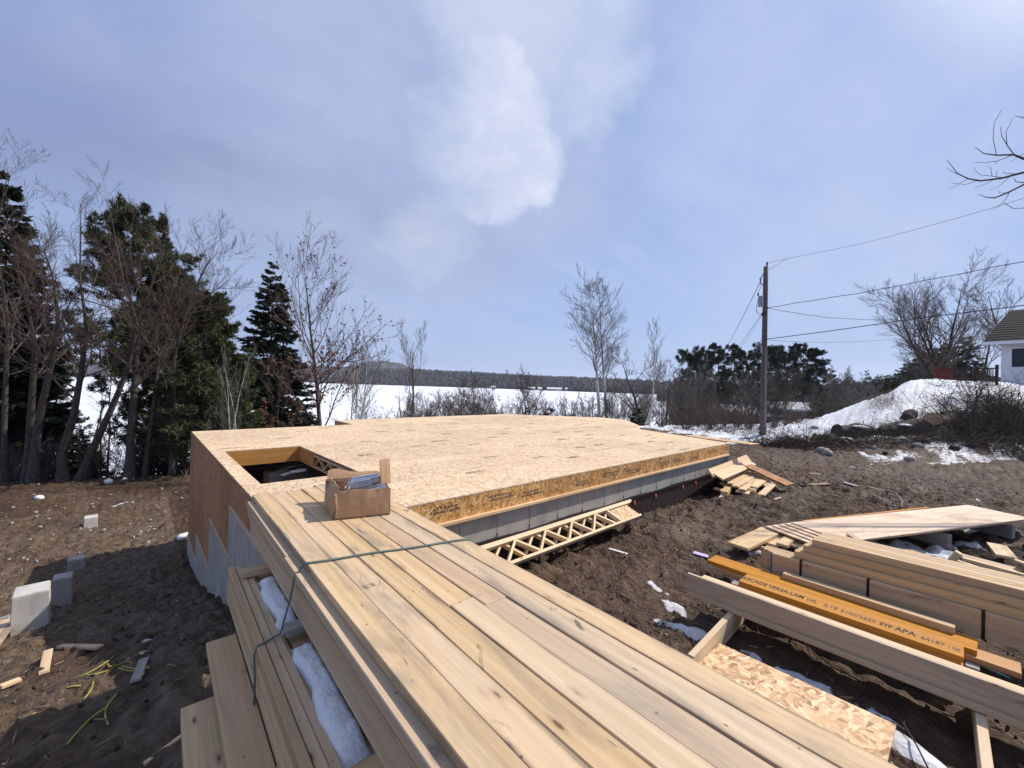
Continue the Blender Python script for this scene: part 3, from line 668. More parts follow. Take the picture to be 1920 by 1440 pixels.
# ------------------------------------------------------------------ the big lumber stack
ANG = 0.0244; AX = Vector((ANG, 1, 0)).normalized()
rs = random.Random(11)
def sboard(xl, z0, y0, y1, w, t_, mt, label, group, jitter=0.004, name='lumber_board'):
    """board of the stack: left edge at xl (for y = 0), bottom at z0, from y0 to y1"""
    c = xl + w / 2 + rs.uniform(-jitter, jitter); z = z0 + t_ / 2
    a = Vector((c + ANG * y0, y0, z)); b = Vector((c + ANG * y1 + rs.uniform(-1, 1) * jitter, y1, z + rs.uniform(-.0008, .0008)))
    o = board(name, a, b, w - 0.003, t_ - 0.0008, mt, bev=0.0032); tag(o, label, 'board', group); return o
TOP = 1.315; W7 = 0.1275; G1 = 'boards of the tall lumber stack'
# top layer: seven rows
toplab = ['pale tan board along the outer edge of the stack top facing the piers', 'second top board in from the pier side edge of the stack', 'third top board in from the pier side edge of the stack', 'fourth top board, midway across the stack',
          'reddish top board, third from the yard edge', 'top board of the stack, second from the yard edge', 'top board of the stack along its yard edge']
for i in range(7):
    xl = 0.62 + i * W7
    mt = M['pinktop'] if i == 4 else M['spruce']
    ends = 4.06 - (0.0 if i == 0 else rs.uniform(-0.05, 0.06))
    cut = {1: 1.62 + 1.0, 3: 1.52, 4: 1.42, 2: 0.62}.get(i)
    if cut and i in (3, 4):
        sboard(xl, TOP - 0.038, cut + 0.002, ends, W7, 0.038, M['pinktop'] if i == 4 else M['spruce'], toplab[i] + ', length next to the platform', G1)
        sboard(xl, TOP - 0.039, -1.6, cut, W7, 0.038, M['pinktop'] if i == 4 else M['spruce'], toplab[i] + ', length away from the platform', G1)
    else:
        sboard(xl, TOP - 0.038, -1.6 + rs.uniform(-.1, .1), ends, W7, 0.038, mt, toplab[i], G1)
# second layer: a rounded reddish edge board sticks out, then two thin layers, then boards on edge
z = TOP - 0.038
sboard(0.575, z - 0.038, 2.62, 4.0, 0.14, 0.038, M['pinkish'], 'reddish board sticking out under the stack top, length next to the platform', G1)
sboard(0.572, z - 0.038, -1.6, 2.615, 0.14, 0.038, M['pinkish'], 'reddish board sticking out under the stack top, length away from the platform', G1)
for i in (1, 5): sboard(0.585 + i * 0.145, z - 0.038, -1.6, 3.95, 0.14, 0.0378, M['spruce_side'], ('inner' if i == 1 else 'yard side') + ' board of the second layer in the tall stack', G1)
for q in range(2):
    zz = z - 0.038 * (q + 2)
    for i in (0, 5): sboard(0.588 - 0.006 * q + i * 0.147, zz, -1.6, 4.02 - 0.05 * q - 0.02 * (i == 0), 0.14, 0.0378, M['spruce_side'], ('pier side' if i == 0 else 'yard side') + ' board in the ' + ('third' if q == 0 else 'fourth') + ' layer of the tall stack', G1)
zz = z - 0.038 * 3
for i in (0, 1, 10, 20):
    o = sboard(0.592 + i * 0.0415, zz - 0.139, -1.6, 3.98 - rs.uniform(0, .08), 0.038, 0.139, M['spruce_side'], {0: 'wide board on edge facing the piers in the upper bundle of the stack', 1: 'second board on edge behind the pier side face of the upper bundle', 10: 'board on edge in the middle of the upper bundle', 20: 'board on edge on the yard side of the upper bundle'}[i], G1, jitter=0.001)
ZU = zz - 0.139               # underside of the upper bundle
# spacers
for (yv, xl_) in ((3.2, 0.44), (2.33, 0.52), (1.30, 0.50), (0.2, 0.5)):
    a = Vector((xl_ + ANG * yv, yv, ZU - 0.0195)); b = Vector((1.45 + ANG * yv, yv - ANG, ZU - 0.0195))
    o = board('spacer_block', a, b, 0.088, 0.038, M['grey'] if yv in (2.33,) else M['spruce_side']); tag(o, {3.2: 'spacer stick at the platform end between the bundles', 2.33: 'grey spacer stick that the twine crosses between the bundles', 1.30: 'spacer stick between the second and third snow strips', 0.2: 'spacer stick past the last snow strip between the bundles'}[yv], 'spacer', 'spacers between lumber bundles')
ZL = ZU - 0.039
# lower bundle: flat boards at the outside, on-edge boards inside
for k3 in range(3): sboard(0.392 + 0.0405 * k3, ZL - 0.0385 + (0, -.003, -.009)[k3], -1.4, 3.42 - .03 * k3, 0.040, 0.038, M['spruce_side'], ('outer', 'middle', 'inner')[k3] + ' narrow strip on top of the lower lumber bundle', G1, jitter=.0008)
for q in range(1, 6):
    sboard(0.395 + rs.uniform(-.006, .006) + 0.012 * (q == 0), ZL - 0.0385 * (q + 1), -1.4, 3.42 + rs.uniform(-.02, .02), 0.14, 0.038, M['spruce_side'], 'flat board, ' + ('topmost', 'second from the top', 'third from the top', 'fourth from the top', 'fifth from the top', 'lowest')[q] + ', on the pier side of the lower lumber bundle', G1, jitter=0.001)
    for i in ((1, 6) if q == 1 else (6,)): sboard(0.40 + i * 0.146, ZL - 0.0385 * (q + 1) , -1.4, 3.42, 0.14, 0.0378, M['spruce_side'], ('inner second layer' if i == 1 else 'yard side, ' + ('topmost', 'second from the top', 'third from the top', 'fourth from the top', 'fifth from the top', 'lowest')[q]) + ' flat board of the lower lumber bundle', G1, jitter=0.001)
Z3 = ZL - 0.0385 * 6 - 0.002
# snow lying in the gap between the two bundles
def snow_strip(x0, x1, ya, yb, zb, label):
    n = 34; kx = 7; vs = []; 
    for i in range(n + 1):
        f = i / n; yv = ya + (yb - ya) * f; e = min(1, min(f, 1 - f) * 9)
        for j in range(kx + 1):
            g_ = j / kx; prof = math.sqrt(max(0, 1 - (2 * g_ - 1) ** 6)) * e
            xx = x0 + (x1 - x0) * g_ + ANG * yv - 0.022 * (1 - g_) * (vnoise(np.array(yv * 9.), np.array(3.)) - .3) * 2
            vs.append((xx, yv, zb + prof * (0.048 + 0.018 * float(vnoise(np.array(yv * 30.), np.array(g_ * 5.))))))
    f = [(i * (kx + 1) + j, (i + 1) * (kx + 1) + j, (i + 1) * (kx + 1) + j + 1, i * (kx + 1) + j + 1) for i in range(n) for j in range(kx)]
    me = bpy.data.meshes.new('snow_strip'); me.from_pydata(vs, [], f); 
    for p in me.polygons: p.use_smooth = True
    return tag(obj('snow_strip', me, M['snow']), label, 'snow')
snow_strip(0.512, 0.62, 2.40, 3.12, ZL - 0.036, 'strip of granular snow between lumber bundles, far side of the tied spacer')
snow_strip(0.522, 0.62, 1.42, 2.24, ZL - 0.036, 'strip of granular snow between lumber bundles, this side of the tied spacer')
snow_strip(0.530, 0.62, 0.30, 1.22, ZL - 0.036, 'strip of granular snow between lumber bundles past the second spacer')
# third level: wider boards further out
G3 = 'boards at the foot of the tall lumber stack'
for i in range(7):
    far = (2.95, 2.93, 2.98, 3.0, 2.97, 2.95, 3.0)[i]
    sboard(0.245 + i * 0.152, Z3 - 0.0385, 0.6 if i == 0 else -0.8, far, 0.15, 0.038, M['spruce_side'], ('outermost', 'second', 'third', 'fourth', 'fifth', 'sixth', 'yard side')[i] + ' wide board of the third level below the lower bundle', G3, jitter=0.002)
Z4 = Z3 - 0.040
for i in range(6):
    sboard(0.30 + i * 0.17, Z4 - 0.0385, -0.8, 2.9, 0.16, 0.038, M['spruce_side'], 'board tucked under the third level of the stack', G3, jitter=0.002)
    sboard(0.30 + i * 0.17, Z4 - 0.077, -0.8, 2.85, 0.16, 0.038, M['spruce_side'], 'board tucked under the third level of the stack', G3, jitter=0.002)
Z5 = Z4 - 0.079
o = sboard(0.115, Z5 - 0.089, 0.8, 2.62, 0.19, 0.089, M['spruce_side'], 'thick split timber at the bottom outer corner of the stack', G3)
for i in range(1, 5): sboard(0.13 + i * 0.20, Z5 - 0.089, -0.6, 2.6, 0.19, 0.089, M['spruce_side'], 'thick timber under the third level of the stack', G3)
for q in range(3):
    for i in range(4): sboard(0.15 + i * 0.24, Z5 - 0.092 - 0.09 * (q + 1), -0.6, 2.5 - 0.1 * q, 0.22, 0.089, M['spruce_side'], 'heavy bearing timber under the lumber stack', G3)
for i, yv in enumerate((2.1, 0.4)):
    o = board('skid', Vector((0.0, yv, 0.04)), Vector((1.6, yv, 0.04)), 0.14, 0.5, M['grey'], bev=0.004); tag(o, 'grey skid timber set in the mud under the lumber stack', 'skid', 'skids under the lumber stack')
# short wedge block that sits on the third level
o = board('wedge_block', Vector((0.43, 1.78, Z3 + 0.02)), Vector((0.57, 1.70, Z3 + 0.035)), 0.06, 0.04, M['spruce_side']); tag(o, 'short wedge block under the lower bundle of the stack', 'block')
# green twine round the bundles
mb = MB()
e = 0.004
pts = [(1.62, 2.06, 1.0), (1.58, 2.08, 1.25), (1.567, 2.085, TOP + e)] + [(x, 2.35 - (x - .67) * 0.295 + 0.006 * math.sin(x * 14), TOP + e + 0.001) for x in np.linspace(1.53, 0.69, 12)]
pts += [(0.668, 2.355, TOP + e), (0.655, 2.357, TOP - 0.02), (0.628, 2.36, TOP - 0.05), (0.622, 2.36, TOP - 0.075), (0.60, 2.34, 1.15), (0.575, 2.345, ZU + 0.02), (0.56, 2.34, ZU - 0.03), (0.50, 2.32, ZL + 0.006), (0.452, 2.31, ZL + 0.003), (0.438, 2.30, ZL - 0.03), (0.436, 2.26, 0.85), (0.43, 2.22, Z3 + 0.01)]
mb.tube(pts, 0.005, 6); mb.tube([(p[0], p[1] + 0.011, p[2]) for p in pts[2:16]], 0.004, 6)
tag(mb.build('twine', M['twine'], smooth=True), 'green twine tied across the top and side of the tall lumber stack', 'twine')

# ------------------------------------------------------------------ cardboard box with hangers on the stack
bx = empty('cardboard_box', (1.05, 2.965, TOP + 0.002), math.atan2(-0.11, 0.34))
tag(bx, 'torn open cardboard box of metal hangers on the lumber stack', 'box')
def sheet(name, w, h, mt, mw, bend=0.0, nx=10, ny=6, th=0.005, seed=0, rag=0.0, parent=bx):
    """crumpled cardboard sheet w x h in local XY, thickness along Z"""
    rr = np.random.RandomState(seed); u = np.linspace(0, 1, nx + 1); v_ = np.linspace(0, 1, ny + 1); U, V = np.meshgrid(u, v_, indexing='ij')
    zz = bend * np.sin(math.pi * U) * np.sin(math.pi * V) + 0.006 * (vnoise(U * 6 + seed, V * 3.0) - .5) + 0.004 * (vnoise(U * 14 + seed, V * 2.0) - .5)
    x = U * w; y = V * h + rag * (V == 1) * (vnoise(U * 9 + seed, V) - .5)
    top = np.stack([x, y, zz], -1).reshape(-1, 3); bot = np.stack([x, y, zz - th], -1).reshape(-1, 3)
    n = (nx + 1) * (ny + 1); ix = np.arange(n).reshape(nx + 1, ny + 1)
    f = [(ix[i, j], ix[i + 1, j], ix[i + 1, j + 1], ix[i, j + 1]) for i in range(nx) for j in range(ny)]
    f += [tuple(n + q for q in p[::-1]) for p in list(f)]
    ring = [ix[i, 0] for i in range(nx)] + [ix[nx, j] for j in range(ny)] + [ix[i, ny] for i in range(nx, 0, -1)] + [ix[0, j] for j in range(ny, 0, -1)]
    f += [(ring[k], n + ring[k], n + ring[(k + 1) % len(ring)], ring[(k + 1) % len(ring)]) for k in range(len(ring))]
    me = bpy.data.meshes.new(name); me.from_pydata([tuple(p) for p in np.concatenate([top, bot])], [], [tuple(int(q) for q in p) for p in f]); me.update()
    return obj(name, me, mt, parent, mw)
RX = lambda a: Matrix.Rotation(R_(a), 4, 'X'); RY = lambda a: Matrix.Rotation(R_(a), 4, 'Y'); RZ = lambda a: Matrix.Rotation(R_(a), 4, 'Z'); TR = lambda *a: Matrix.Translation(a)
BW, BD, BH = 0.365, 0.42, 0.19
sheet('front_wall', BW, BH, M['cardboard'], TR(0, 0.0, 0.012) @ RX(91), 0.006, 18, 10, seed=1, rag=0.014)
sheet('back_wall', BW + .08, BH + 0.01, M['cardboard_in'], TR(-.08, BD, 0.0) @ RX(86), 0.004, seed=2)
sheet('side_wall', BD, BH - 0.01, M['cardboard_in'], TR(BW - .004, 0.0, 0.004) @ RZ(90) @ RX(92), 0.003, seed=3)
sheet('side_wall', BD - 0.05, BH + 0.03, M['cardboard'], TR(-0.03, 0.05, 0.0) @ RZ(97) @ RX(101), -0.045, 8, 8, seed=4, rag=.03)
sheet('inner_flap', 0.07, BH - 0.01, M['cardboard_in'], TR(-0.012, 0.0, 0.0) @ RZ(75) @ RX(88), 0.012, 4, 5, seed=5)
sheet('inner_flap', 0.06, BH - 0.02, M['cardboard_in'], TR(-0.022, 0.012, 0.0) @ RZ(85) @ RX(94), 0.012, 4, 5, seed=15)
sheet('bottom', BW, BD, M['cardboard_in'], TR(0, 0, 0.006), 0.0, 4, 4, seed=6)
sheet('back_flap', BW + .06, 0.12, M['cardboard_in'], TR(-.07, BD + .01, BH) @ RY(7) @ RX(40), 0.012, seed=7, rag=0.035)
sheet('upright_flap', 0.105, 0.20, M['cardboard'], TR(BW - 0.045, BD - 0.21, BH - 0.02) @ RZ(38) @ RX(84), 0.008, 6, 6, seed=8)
def hanger(i, loc, rot, w=0.046, h=0.19, dpt=0.05, label=''):
    mb = MB(); t_ = 0.0022
    mb.box((0, 0, 0), (w, dpt, t_)); mb.box((0, 0, t_), (t_, dpt, h)); mb.box((w - t_, 0, t_), (w, dpt, h))
    mb.box((-0.04, dpt, 0.02), (t_, dpt + t_, h)); mb.box((w - t_, dpt, 0.02), (w + 0.04, dpt + t_, h))
    o = mb.build('joist_hanger', M['zinc']); o.matrix_world = bx.matrix_basis @ TR(*loc) @ rot
    return tag(o, label, 'bracket', 'hangers in the box')
hanger(0, (0.09, 0.27, 0.165), RZ(84) @ RX(82), h=0.22, label='bright metal joist hanger lying along the back of the cardboard box')
hanger(1, (0.08, 0.20, 0.165), RZ(55) @ RX(80) @ RY(20), h=0.17, label='metal joist hanger tilted against the front of the cardboard box')
hanger(2, (0.345, 0.06, 0.125), RZ(95) @ RY(8), w=0.09, h=0.085, dpt=0.05, label='short metal bracket standing below the upright flap of the box')
hanger(3, (0.10, 0.20, 0.10), RZ(-30) @ RX(85), h=0.15, label='dark metal hanger deep inside the cardboard box')
hanger(4, (0.12, 0.16, 0.10), RZ(75) @ RX(80), h=0.2, label='metal hanger buried under others in the cardboard box')
mb = MB(); mb.tube([(0.05, 0.09, 0.20), (0.06, 0.10, 0.212), (0.075, 0.095, 0.214), (0.085, 0.085, 0.205), (0.07, 0.08, 0.198), (0.06, 0.075, 0.16), (0.06, 0.07, 0.05)], 0.003, 5)
o = mb.build('wire_clip', M['zinc']); o.matrix_world = bx.matrix_basis.copy(); tag(o, 'small bent wire clip poking out of the cardboard box', 'clip')

# ------------------------------------------------------------------ floor trusses leaning on the foundation
def lying_truss(a, b, up, label, endp=1):
    r = empty('floor_truss', Vector(a)); tag(r, label, 'truss', 'floor trusses leaning on the foundation'); bpy.context.view_layer.update()
    A, B, d, u, nn, L = truss_parts(a, b, up, 0.325, r, M['truss'], 0.60, 0.085, 0.038, panel_end=0.62)
    inv = r.matrix_basis.inverted()
    if endp:
        mb = MB(); q = [B - d * 0.62 + u * 0.02, B - d * 0.02 + u * 0.02, B - d * 0.02 + u * 0.27, B - d * 0.62 - d * 0.16 + u * 0.27]
        q = [B - d * 0.60 + u * 0.02, B + d * 0.0 + u * 0.02, B - d * 0.14 + u * 0.268, B - d * 0.74 + u * 0.268]
        v_ = [p - nn * 0.012 for p in q] + [p + nn * 0.012 for p in q]
        mb.add(v_, [(0, 1, 2, 3), (7, 6, 5, 4)] + [(i, 4 + i, 4 + (i + 1) % 4, (i + 1) % 4) for i in range(4)])
        o = mb.build('end_panel', M['osb_scrap'], r); o.matrix_local = inv
        mm, l = frame(B - d * 0.61 + u * 0.02, B - d * 0.75 + u * 0.268, nn); o = obj('web', box_me(l, 0.038, 0.075, .002), M['truss'], r); o.matrix_local = inv @ mm
    return r
up1 = (0, 0.26, 0.20)
lying_truss((2.2, 3.74, 0.075), (6.62, 3.80, 0.055), up1, 'pale open-web floor truss with end panel leaning on the foundation, outer one')
lying_truss((2.0, 3.84, 0.03), (6.72, 3.90, 0.01), (0, 0.20, 0.26), 'pale open-web floor truss tucked behind the outer leaning one', endp=0)

# ------------------------------------------------------------------ sheet and scrap pile by the platform corner
a = P(1300, 815, D + 0.02); 
o = board_px('panel_strip', (1291, 816, D + 0.016), (1416, 832.5, D + 0.016), 0.40, 0.014, M['osb_scrap']); tag(o, 'panel strip laid on the platform corner and jutting over its edge', 'panel')
GS = 'cut-offs heaped at the platform corner'
SC = [((1333, 887, .42), (1404, 858, .47), .20, .038, 0.9, 'bright cut-off leaning on the foundation, highest of the heap'), ((1347, 893, .36), (1410, 866, .42), .24, .038, .45, 'wide knotty cut-off sloping down the heap beside the leaning one'),
      ((1358, 899, .20), (1402, 876, .24), .14, .038, .1, ''), ((1369, 906, .17), (1408, 884, .22), .14, .038, 0, ''), ((1378, 911, .15), (1416, 889, .19), .14, .038, -.05, ''),
      ((1391, 917, .12), (1428, 893, .16), .14, .038, 0.05, ''), ((1385, 921, .06), (1420, 899, .08), .14, .038, 0, ''), ((1413, 912, .13), (1436, 897, .15), .14, .038, .08, ''), ((1409, 917, .085), (1432, 900, .10), .14, .038, -.05, ''),
      ((1427, 927, .055), (1450, 906, .10), .14, .038, 0, 'single flat cut-off lying apart at the yard end of the heap'), ((1352, 904, .10), (1362, 912, .06), .10, .038, .3, 'short dark offcut at the wall end of the heap'), ((1340, 914, .04), (1364, 921, .03), .12, .038, .1, 'grey flat offcut on the mud by the membrane'), ((1397, 925, .04), (1403, 918, .05), .12, .038, 0, '')]
for (A, B, w_, t_, tl, lab) in SC:
    o = board_px('lumber_offcut', A, B, w_, t_, M['bright'], tl); tag(o, lab or 'flat tan cut-off lying crosswise in the heap at the platform corner', 'offcut', GS)
# props below so that the heap is solid
for (x, y, L, zt) in ((10.0, 3.55, .7, .07), (10.9, 3.6, .8, .09), (11.6, 3.75, .6, .12), (10.6, 3.2, .5, .05), (11.0, 3.35, .6, .13), (11.9, 3.6, .5, .2), (11.3, 3.1, .5, .08)):
    o = board('lumber_offcut', Vector((x - L / 2, y - .05, zt - .04)), Vector((x + L / 2, y + .08, zt - .02)), .14, .1, M['spruce_side']); tag(o, 'shaded offcut underneath the heap at the platform corner', 'offcut', GS)
st = empty('sheathing_strip'); a = P(1402, 872, .40); b = P(1482, 909, .10); mm, L = frame(a, b); st.matrix_basis = mm
tag(st, 'brown sheathing strip of four pieces sloping off the scrap heap', 'panel')
for k in range(4):
    obj('panel_piece', box_me(L / 4 - 0.006, 0.42, 0.014, 0.001), M['osb_scrap'] if k == -1 else M['osb_wall'], st, TR(-L / 2 + (k + .5) * L / 4, 0, 0.002 * (k % 2)))
o = board('lumber_offcut', Vector(a) + Vector((0, .1, -.06)), Vector(b) + Vector((-.1, .12, -.035)), .12, .038, M['bright']); tag(o, 'narrow offcut under the sloping sheathing strip', 'offcut', GS)

# ------------------------------------------------------------------ long boards on skids beside the stack (yard side)
G = 'long boards on skids'
zs = 0.205
def ylong(name, xl, y0, y1, z0, w, t_, mt, label, cat='board', group=None, sl=0.0):
    o = board(name, Vector((xl + w / 2, y0, z0 + t_ / 2)), Vector((xl + w / 2 + sl, y1, z0 + t_ / 2)), w, t_, mt); tag(o, label, cat, group); return o
ylong('lumber_board', 4.17, -2.4, 1.84, zs, 0.184, 0.038, M['pinkish'], 'mauve board lying flat on the skids below the upright one', group=G, sl=0.02)
ylong('lumber_board', 4.215, -2.4, 1.88, zs + 0.039, 0.038, 0.165, M['pinkish'], 'mauve board standing on edge on the skids', group=G, sl=0.02)
ylong('lumber_board', 4.262, -2.4, 1.76, zs + 0.039, 0.089, 0.152, M['bright'], 'pink topped timber right behind the board on edge', group=G, sl=0.02)
ylong('lumber_board', 4.36, -2.4, 1.70, zs + 0.0, 0.184, 0.038, M['pinkish'], 'board lying flat behind the pink topped timber on the skids', group=G, sl=0.02)
for (yv, x0, x1, lab) in ((1.42, 3.30, 4.75, 'pale skid board on edge between the stack and the long boards'), (-0.14, 3.5, 4.7, 'pale skid board on edge under the long boards opposite the lettered beam end')):
    o = board('skid', Vector((x0, yv, 0.085)), Vector((x1, yv + .03, 0.105)), 0.05, 0.20, M['bright']); tag(o, lab, 'skid')
o = board('osb_strip', Vector((3.62, 1.40, 0.075)), Vector((3.60, 0.26, 0.085)), 0.42, 0.012, M['osb_scrap'], bev=0.001); tag(o, 'coarse flaked panel strip on the mud beside the lumber stack', 'panel')
for (x, y) in ((3.55, 1.1), (3.6, .6)):
    o = board('offcut_block', Vector((x - .15, y, 0.02)), Vector((x + .15, y + .02, 0.02)), .09, .09, M['grey']); tag(o, 'block under the flaked panel strip', 'block', 'blocks under the flaked strip')

# ------------------------------------------------------------------ laminated beams
G = 'orange laminated beams'
for q in range(4):
    o = ylong('laminated_beam', 4.73 + 0.003 * (q % 2), -0.05 + 0.008 * (q % 3), 1.57 - .006 * q, 0.12 + 0.0452 * q, 0.26, 0.045, M['lvl'], ('orange beam with black lettering on top of the four short laminated beams' if q == 3 else 'orange beam under the lettered one in the pile of four'), 'beam', G)
    if q == 3: lettered = o
for q, (x, y0, y1, zz, w_) in enumerate(((5.13, -0.36, 1.96, 0.115, .24), (5.17, -0.13, 2.08, 0.161, .25))):
    ylong('laminated_beam', x, y0, y1, zz, w_, 0.045, M['lvl'], ('long orange beam lying over another between the lettered pile and the tan bundle' if q else 'long orange beam underneath, its end sticking out past the one above'), 'beam', G, sl=0.08)
ylong('lumber_board', 5.36, 0.0, 1.32, 0.207, 0.089, 0.06, M['spruce_side'], 'tan stick lying on the long orange beam along the bundle', sl=0.05)
for (x, y0) in ((4.62, 1.35), (4.62, 0.25), (5.05, 1.7), (5.05, -.1)):
    o = board('skid', Vector((x, y0, 0.045)), Vector((x + .55, y0, 0.045)), .08, .13, M['grey']); tag(o, 'low grey bearer under the laminated beams', 'skid', 'bearers under the beams')
def text_mesh(s_, size, parent, loc, mt, xs=1.0, rz=0.0):
    cu = bpy.data.curves.new('lettering', 'FONT'); cu.body = s_; cu.size = size; cu.offset = 0.0018; cu.resolution_u = 2
    to = bpy.data.objects.new('tmp', cu); col.objects.link(to); dg = bpy.context.evaluated_depsgraph_get(); me = bpy.data.meshes.new_from_object(to.evaluated_get(dg)); bpy.data.objects.remove(to)
    o = obj('lettering', me, mt, parent); o.matrix_local = TR(*loc) @ RZ(rz) @ Matrix.Diagonal((xs, 1, 1, 1)); return o
def letter(s_, px0, px1, size, mk, v_=-0.045):
    """print s_ along the beam between two pixels of its centre line"""
    f = lambda px: P(px, 1079 + (px - 1395) * (1222 - 1079) / (1803 - 1395), 0.30)[1]
    mid = lettered.matrix_basis.translation.y; u0 = f(px0) - mid; u1 = f(px1) - mid
    o = text_mesh(s_, size, lettered, (0, 0, 0), M[mk]); w_ = max(v.co.x for v in o.data.vertices) - min(v.co.x for v in o.data.vertices)
    o.matrix_local = TR(u0, -v_, 0.0245) @ RZ(180) @ Matrix.Diagonal(((u0 - u1) / w_, 1, 1, 1))
for q in (('CASCADE', 1388, 1441, .105, 'ink'), ('VERSA-LAM', 1444, 1509, .105, 'ink'), ('LVL', 1515, 1533, .09, 'ink'), ('2.1E', 1546, 1571, .09, 'ink_faint'), ('3100/2650', 1577, 1642, .09, 'ink_faint'), ('SYP', 1649, 1673, .09, 'ink'), ('APA', 1678, 1718, .115, 'ink'), ('64187', 1726, 1772, .085, 'ink_faint'), ('1100', 1777, 1799, .07, 'ink_faint')): letter(*q)

# ------------------------------------------------------------------ tan bundle with black straps
G = 'boards of the strapped tan bundle'
ZB = 0.16
faces = [(5.62, 1.62, 0.245), (5.665, 1.56, 0.235), (5.71, 1.48, 0.235), (5.755, 1.44, 0.235)]
for i in range(6):
    ylong('bundle_board', 5.60 + 0.0395 * i, -2.6, (1.48, 1.53, 1.59, 1.63, 1.60, 1.60)[i], ZB, 0.038, 0.235, M['spruce_side'], ('front', 'second', 'third', 'fourth', 'fifth', 'rear')[i] + ' board on edge in the bottom row of the strapped tan bundle', group=G)
for r_ in range(3):
    zz = ZB + 0.237 + 0.078 * r_
    for i in range(5):
        ylong('bundle_board', 5.655 + 0.045 * r_ + 0.09 * i, -2.6, 1.27 - 0.075 * r_ - .01 * i, zz, 0.088, 0.077, M['spruce_side'], ('front', 'second', 'third', 'fourth', 'rear')[i] + ' timber in the ' + ('first', 'second', 'top')[r_] + ' step above the bottom row of the tan bundle', group=G)
mb = MB()
for yv in (1.28, 1.08): pass
def strap(yv, lab):
    mb = MB(); x = 5.597
    mb.box((x - 0.003, yv, ZB - 0.01), (x, yv + 0.022, ZB + 0.237)); mb.box((x, yv, ZB + 0.2355), (x + 0.06, yv + 0.022, ZB + 0.239))
    tag(mb.build('strap', M['black']), lab, 'strap', 'straps on the tan bundle')
strap(1.18, 'black strap round the tan bundle near its platform end'); strap(0.60, 'black strap in the middle of the tan bundle'); strap(-0.18, 'black strap round the tan bundle beside the beam ends')
mb = MB(); mb.box((5.594, 1.475, ZB), (5.599, 1.49, ZB + .235)); tag(mb.build('strap', plain('blue_wax', (0.08, 0.14, 0.32), 0.6)), 'blue mark on the board ends of the tan bundle', 'mark')
for yv in (1.2, 0.2, -0.9):
    o = board('skid', Vector((5.56, yv, 0.07)), Vector((6.3, yv, 0.07)), .09, .17, M['grey']); tag(o, 'bearer under the strapped tan bundle', 'skid', 'bearers under the bundle')
# loose flat boards behind the bundle's platform end
G = 'loose boards behind the tan bundle'
for (A, B, w_, t_, lab) in (((1383, 1022, .16), (1446, 993, .19), .29, .04, 'thick pale panel board lying out on the mud by the tan bundle'), ((1440, 1018, .13), (1475, 996, .17), .24, .038, 'wide speckled board fanned next to the thick pale one'), ((1466, 1020, .17), (1498, 994, .20), .14, .038, 'narrow board between the fanned boards'), ((1486, 1022, .14), (1512, 996, .17), .20, .038, 'speckled board partly under the stepped timbers'), ((1512, 1004, .2), (1540, 998, .22), .16, .03, 'short board crossing the fanned boards'), ((1430, 1030, .06), (1470, 1012, .08), .3, .038, 'low board on the mud under the fanned ones')):
    o = board_px('loose_board', A, B, w_, t_, M['bright']); tag(o, lab, 'board', G)

# ------------------------------------------------------------------ fanned plywood
G = 'fanned plywood sheets'
a0 = (P(1505, 975, .3) + P(1575, 1020, .3)) / 2; b0 = (P(1855, 948, .3) + P(1890, 970, .3)) / 2
dv = Vector(b0 - a0); L0 = dv.length; dn = dv.normalized(); sv = Vector((dn.y, -dn.x, 0))
for q in range(5):
    a = Vector(a0) + dn * (0.42 - 0.105 * q) + sv * (-0.06 * (4 - q) * 0.0) - Vector((0, 0, 0.0)); b = Vector(b0) + dn * (-0.10 * (4 - q) * (1 if q != 2 else .3))
    a = Vector(a0) + dn * (-0.05 - 0.09 * (4 - q)) + sv * (-0.035 * (4 - q)); b = Vector(b0) - dn * (0.06 * (4 - q)) + sv * (-0.025 * (4 - q))
    zz = 0.30 - 0.019 * (4 - q); a.z = b.z = zz - 0.009
    o = board('plywood_sheet', a, b, 0.80, 0.018, M['plywood'], bev=0.001); tag(o, 'top sheet of the fanned plywood with wavy grain' if q == 4 else ('lowest', 'second lowest', 'middle', 'second highest')[q] + ' sheet of the fanned plywood, a step at its end', 'plywood', G)
for (f, lab) in ((.12, 'a'), (.5, 'b'), (.88, 'c')):
    c = Vector(a0) + dv * f; o = board('skid', Vector((c.x, c.y, .1)) - sv * .42, Vector((c.x, c.y, .1)) + sv * .40, .09, .21, M['grey']); tag(o, {'a': 'bearer under the stepped end of the fanned plywood', 'b': 'bearer under the middle of the fanned plywood', 'c': 'bearer under the square end of the fanned plywood'}[lab], 'skid', 'bearers under the plywood')
o = board_px('laminated_beam', (1500, 977, .26), (1740, 951, .26), .045, .12, M['lvl']); tag(o, 'thin orange beam along the back edge of the fanned plywood', 'beam')
mb = MB(); rr = np.random.RandomState(4); n = 12; A = P(1462, 990, .2); B = P(1560, 1010, .2)
poly = [P(1478, 979, .25), P(1502, 975, .27), P(1560, 1006, .2), P(1548, 1014, .05), P(1500, 1000, .04), P(1455, 990, .04)]
c = sum(poly) / 6; c[2] = .17; mb.add([c] + poly, [(0, i + 1, (i + 1) % 6 + 1) for i in range(6)]); o = mb.build('tarp', M['tarp']); md = o.modifiers.new('s', 'SOLIDIFY'); md.thickness = 0.006
tag(o, 'black tarp bunched under the end of the fanned plywood', 'tarp')
o = board_px('loose_board', (1592, 1000, .33), (1622, 1018, .33), .08, .02, M['pinkish']); tag(o, 'small pinkish lath lying on the fanned plywood', 'lath')
G = 'scrap wood behind the tan bundle'
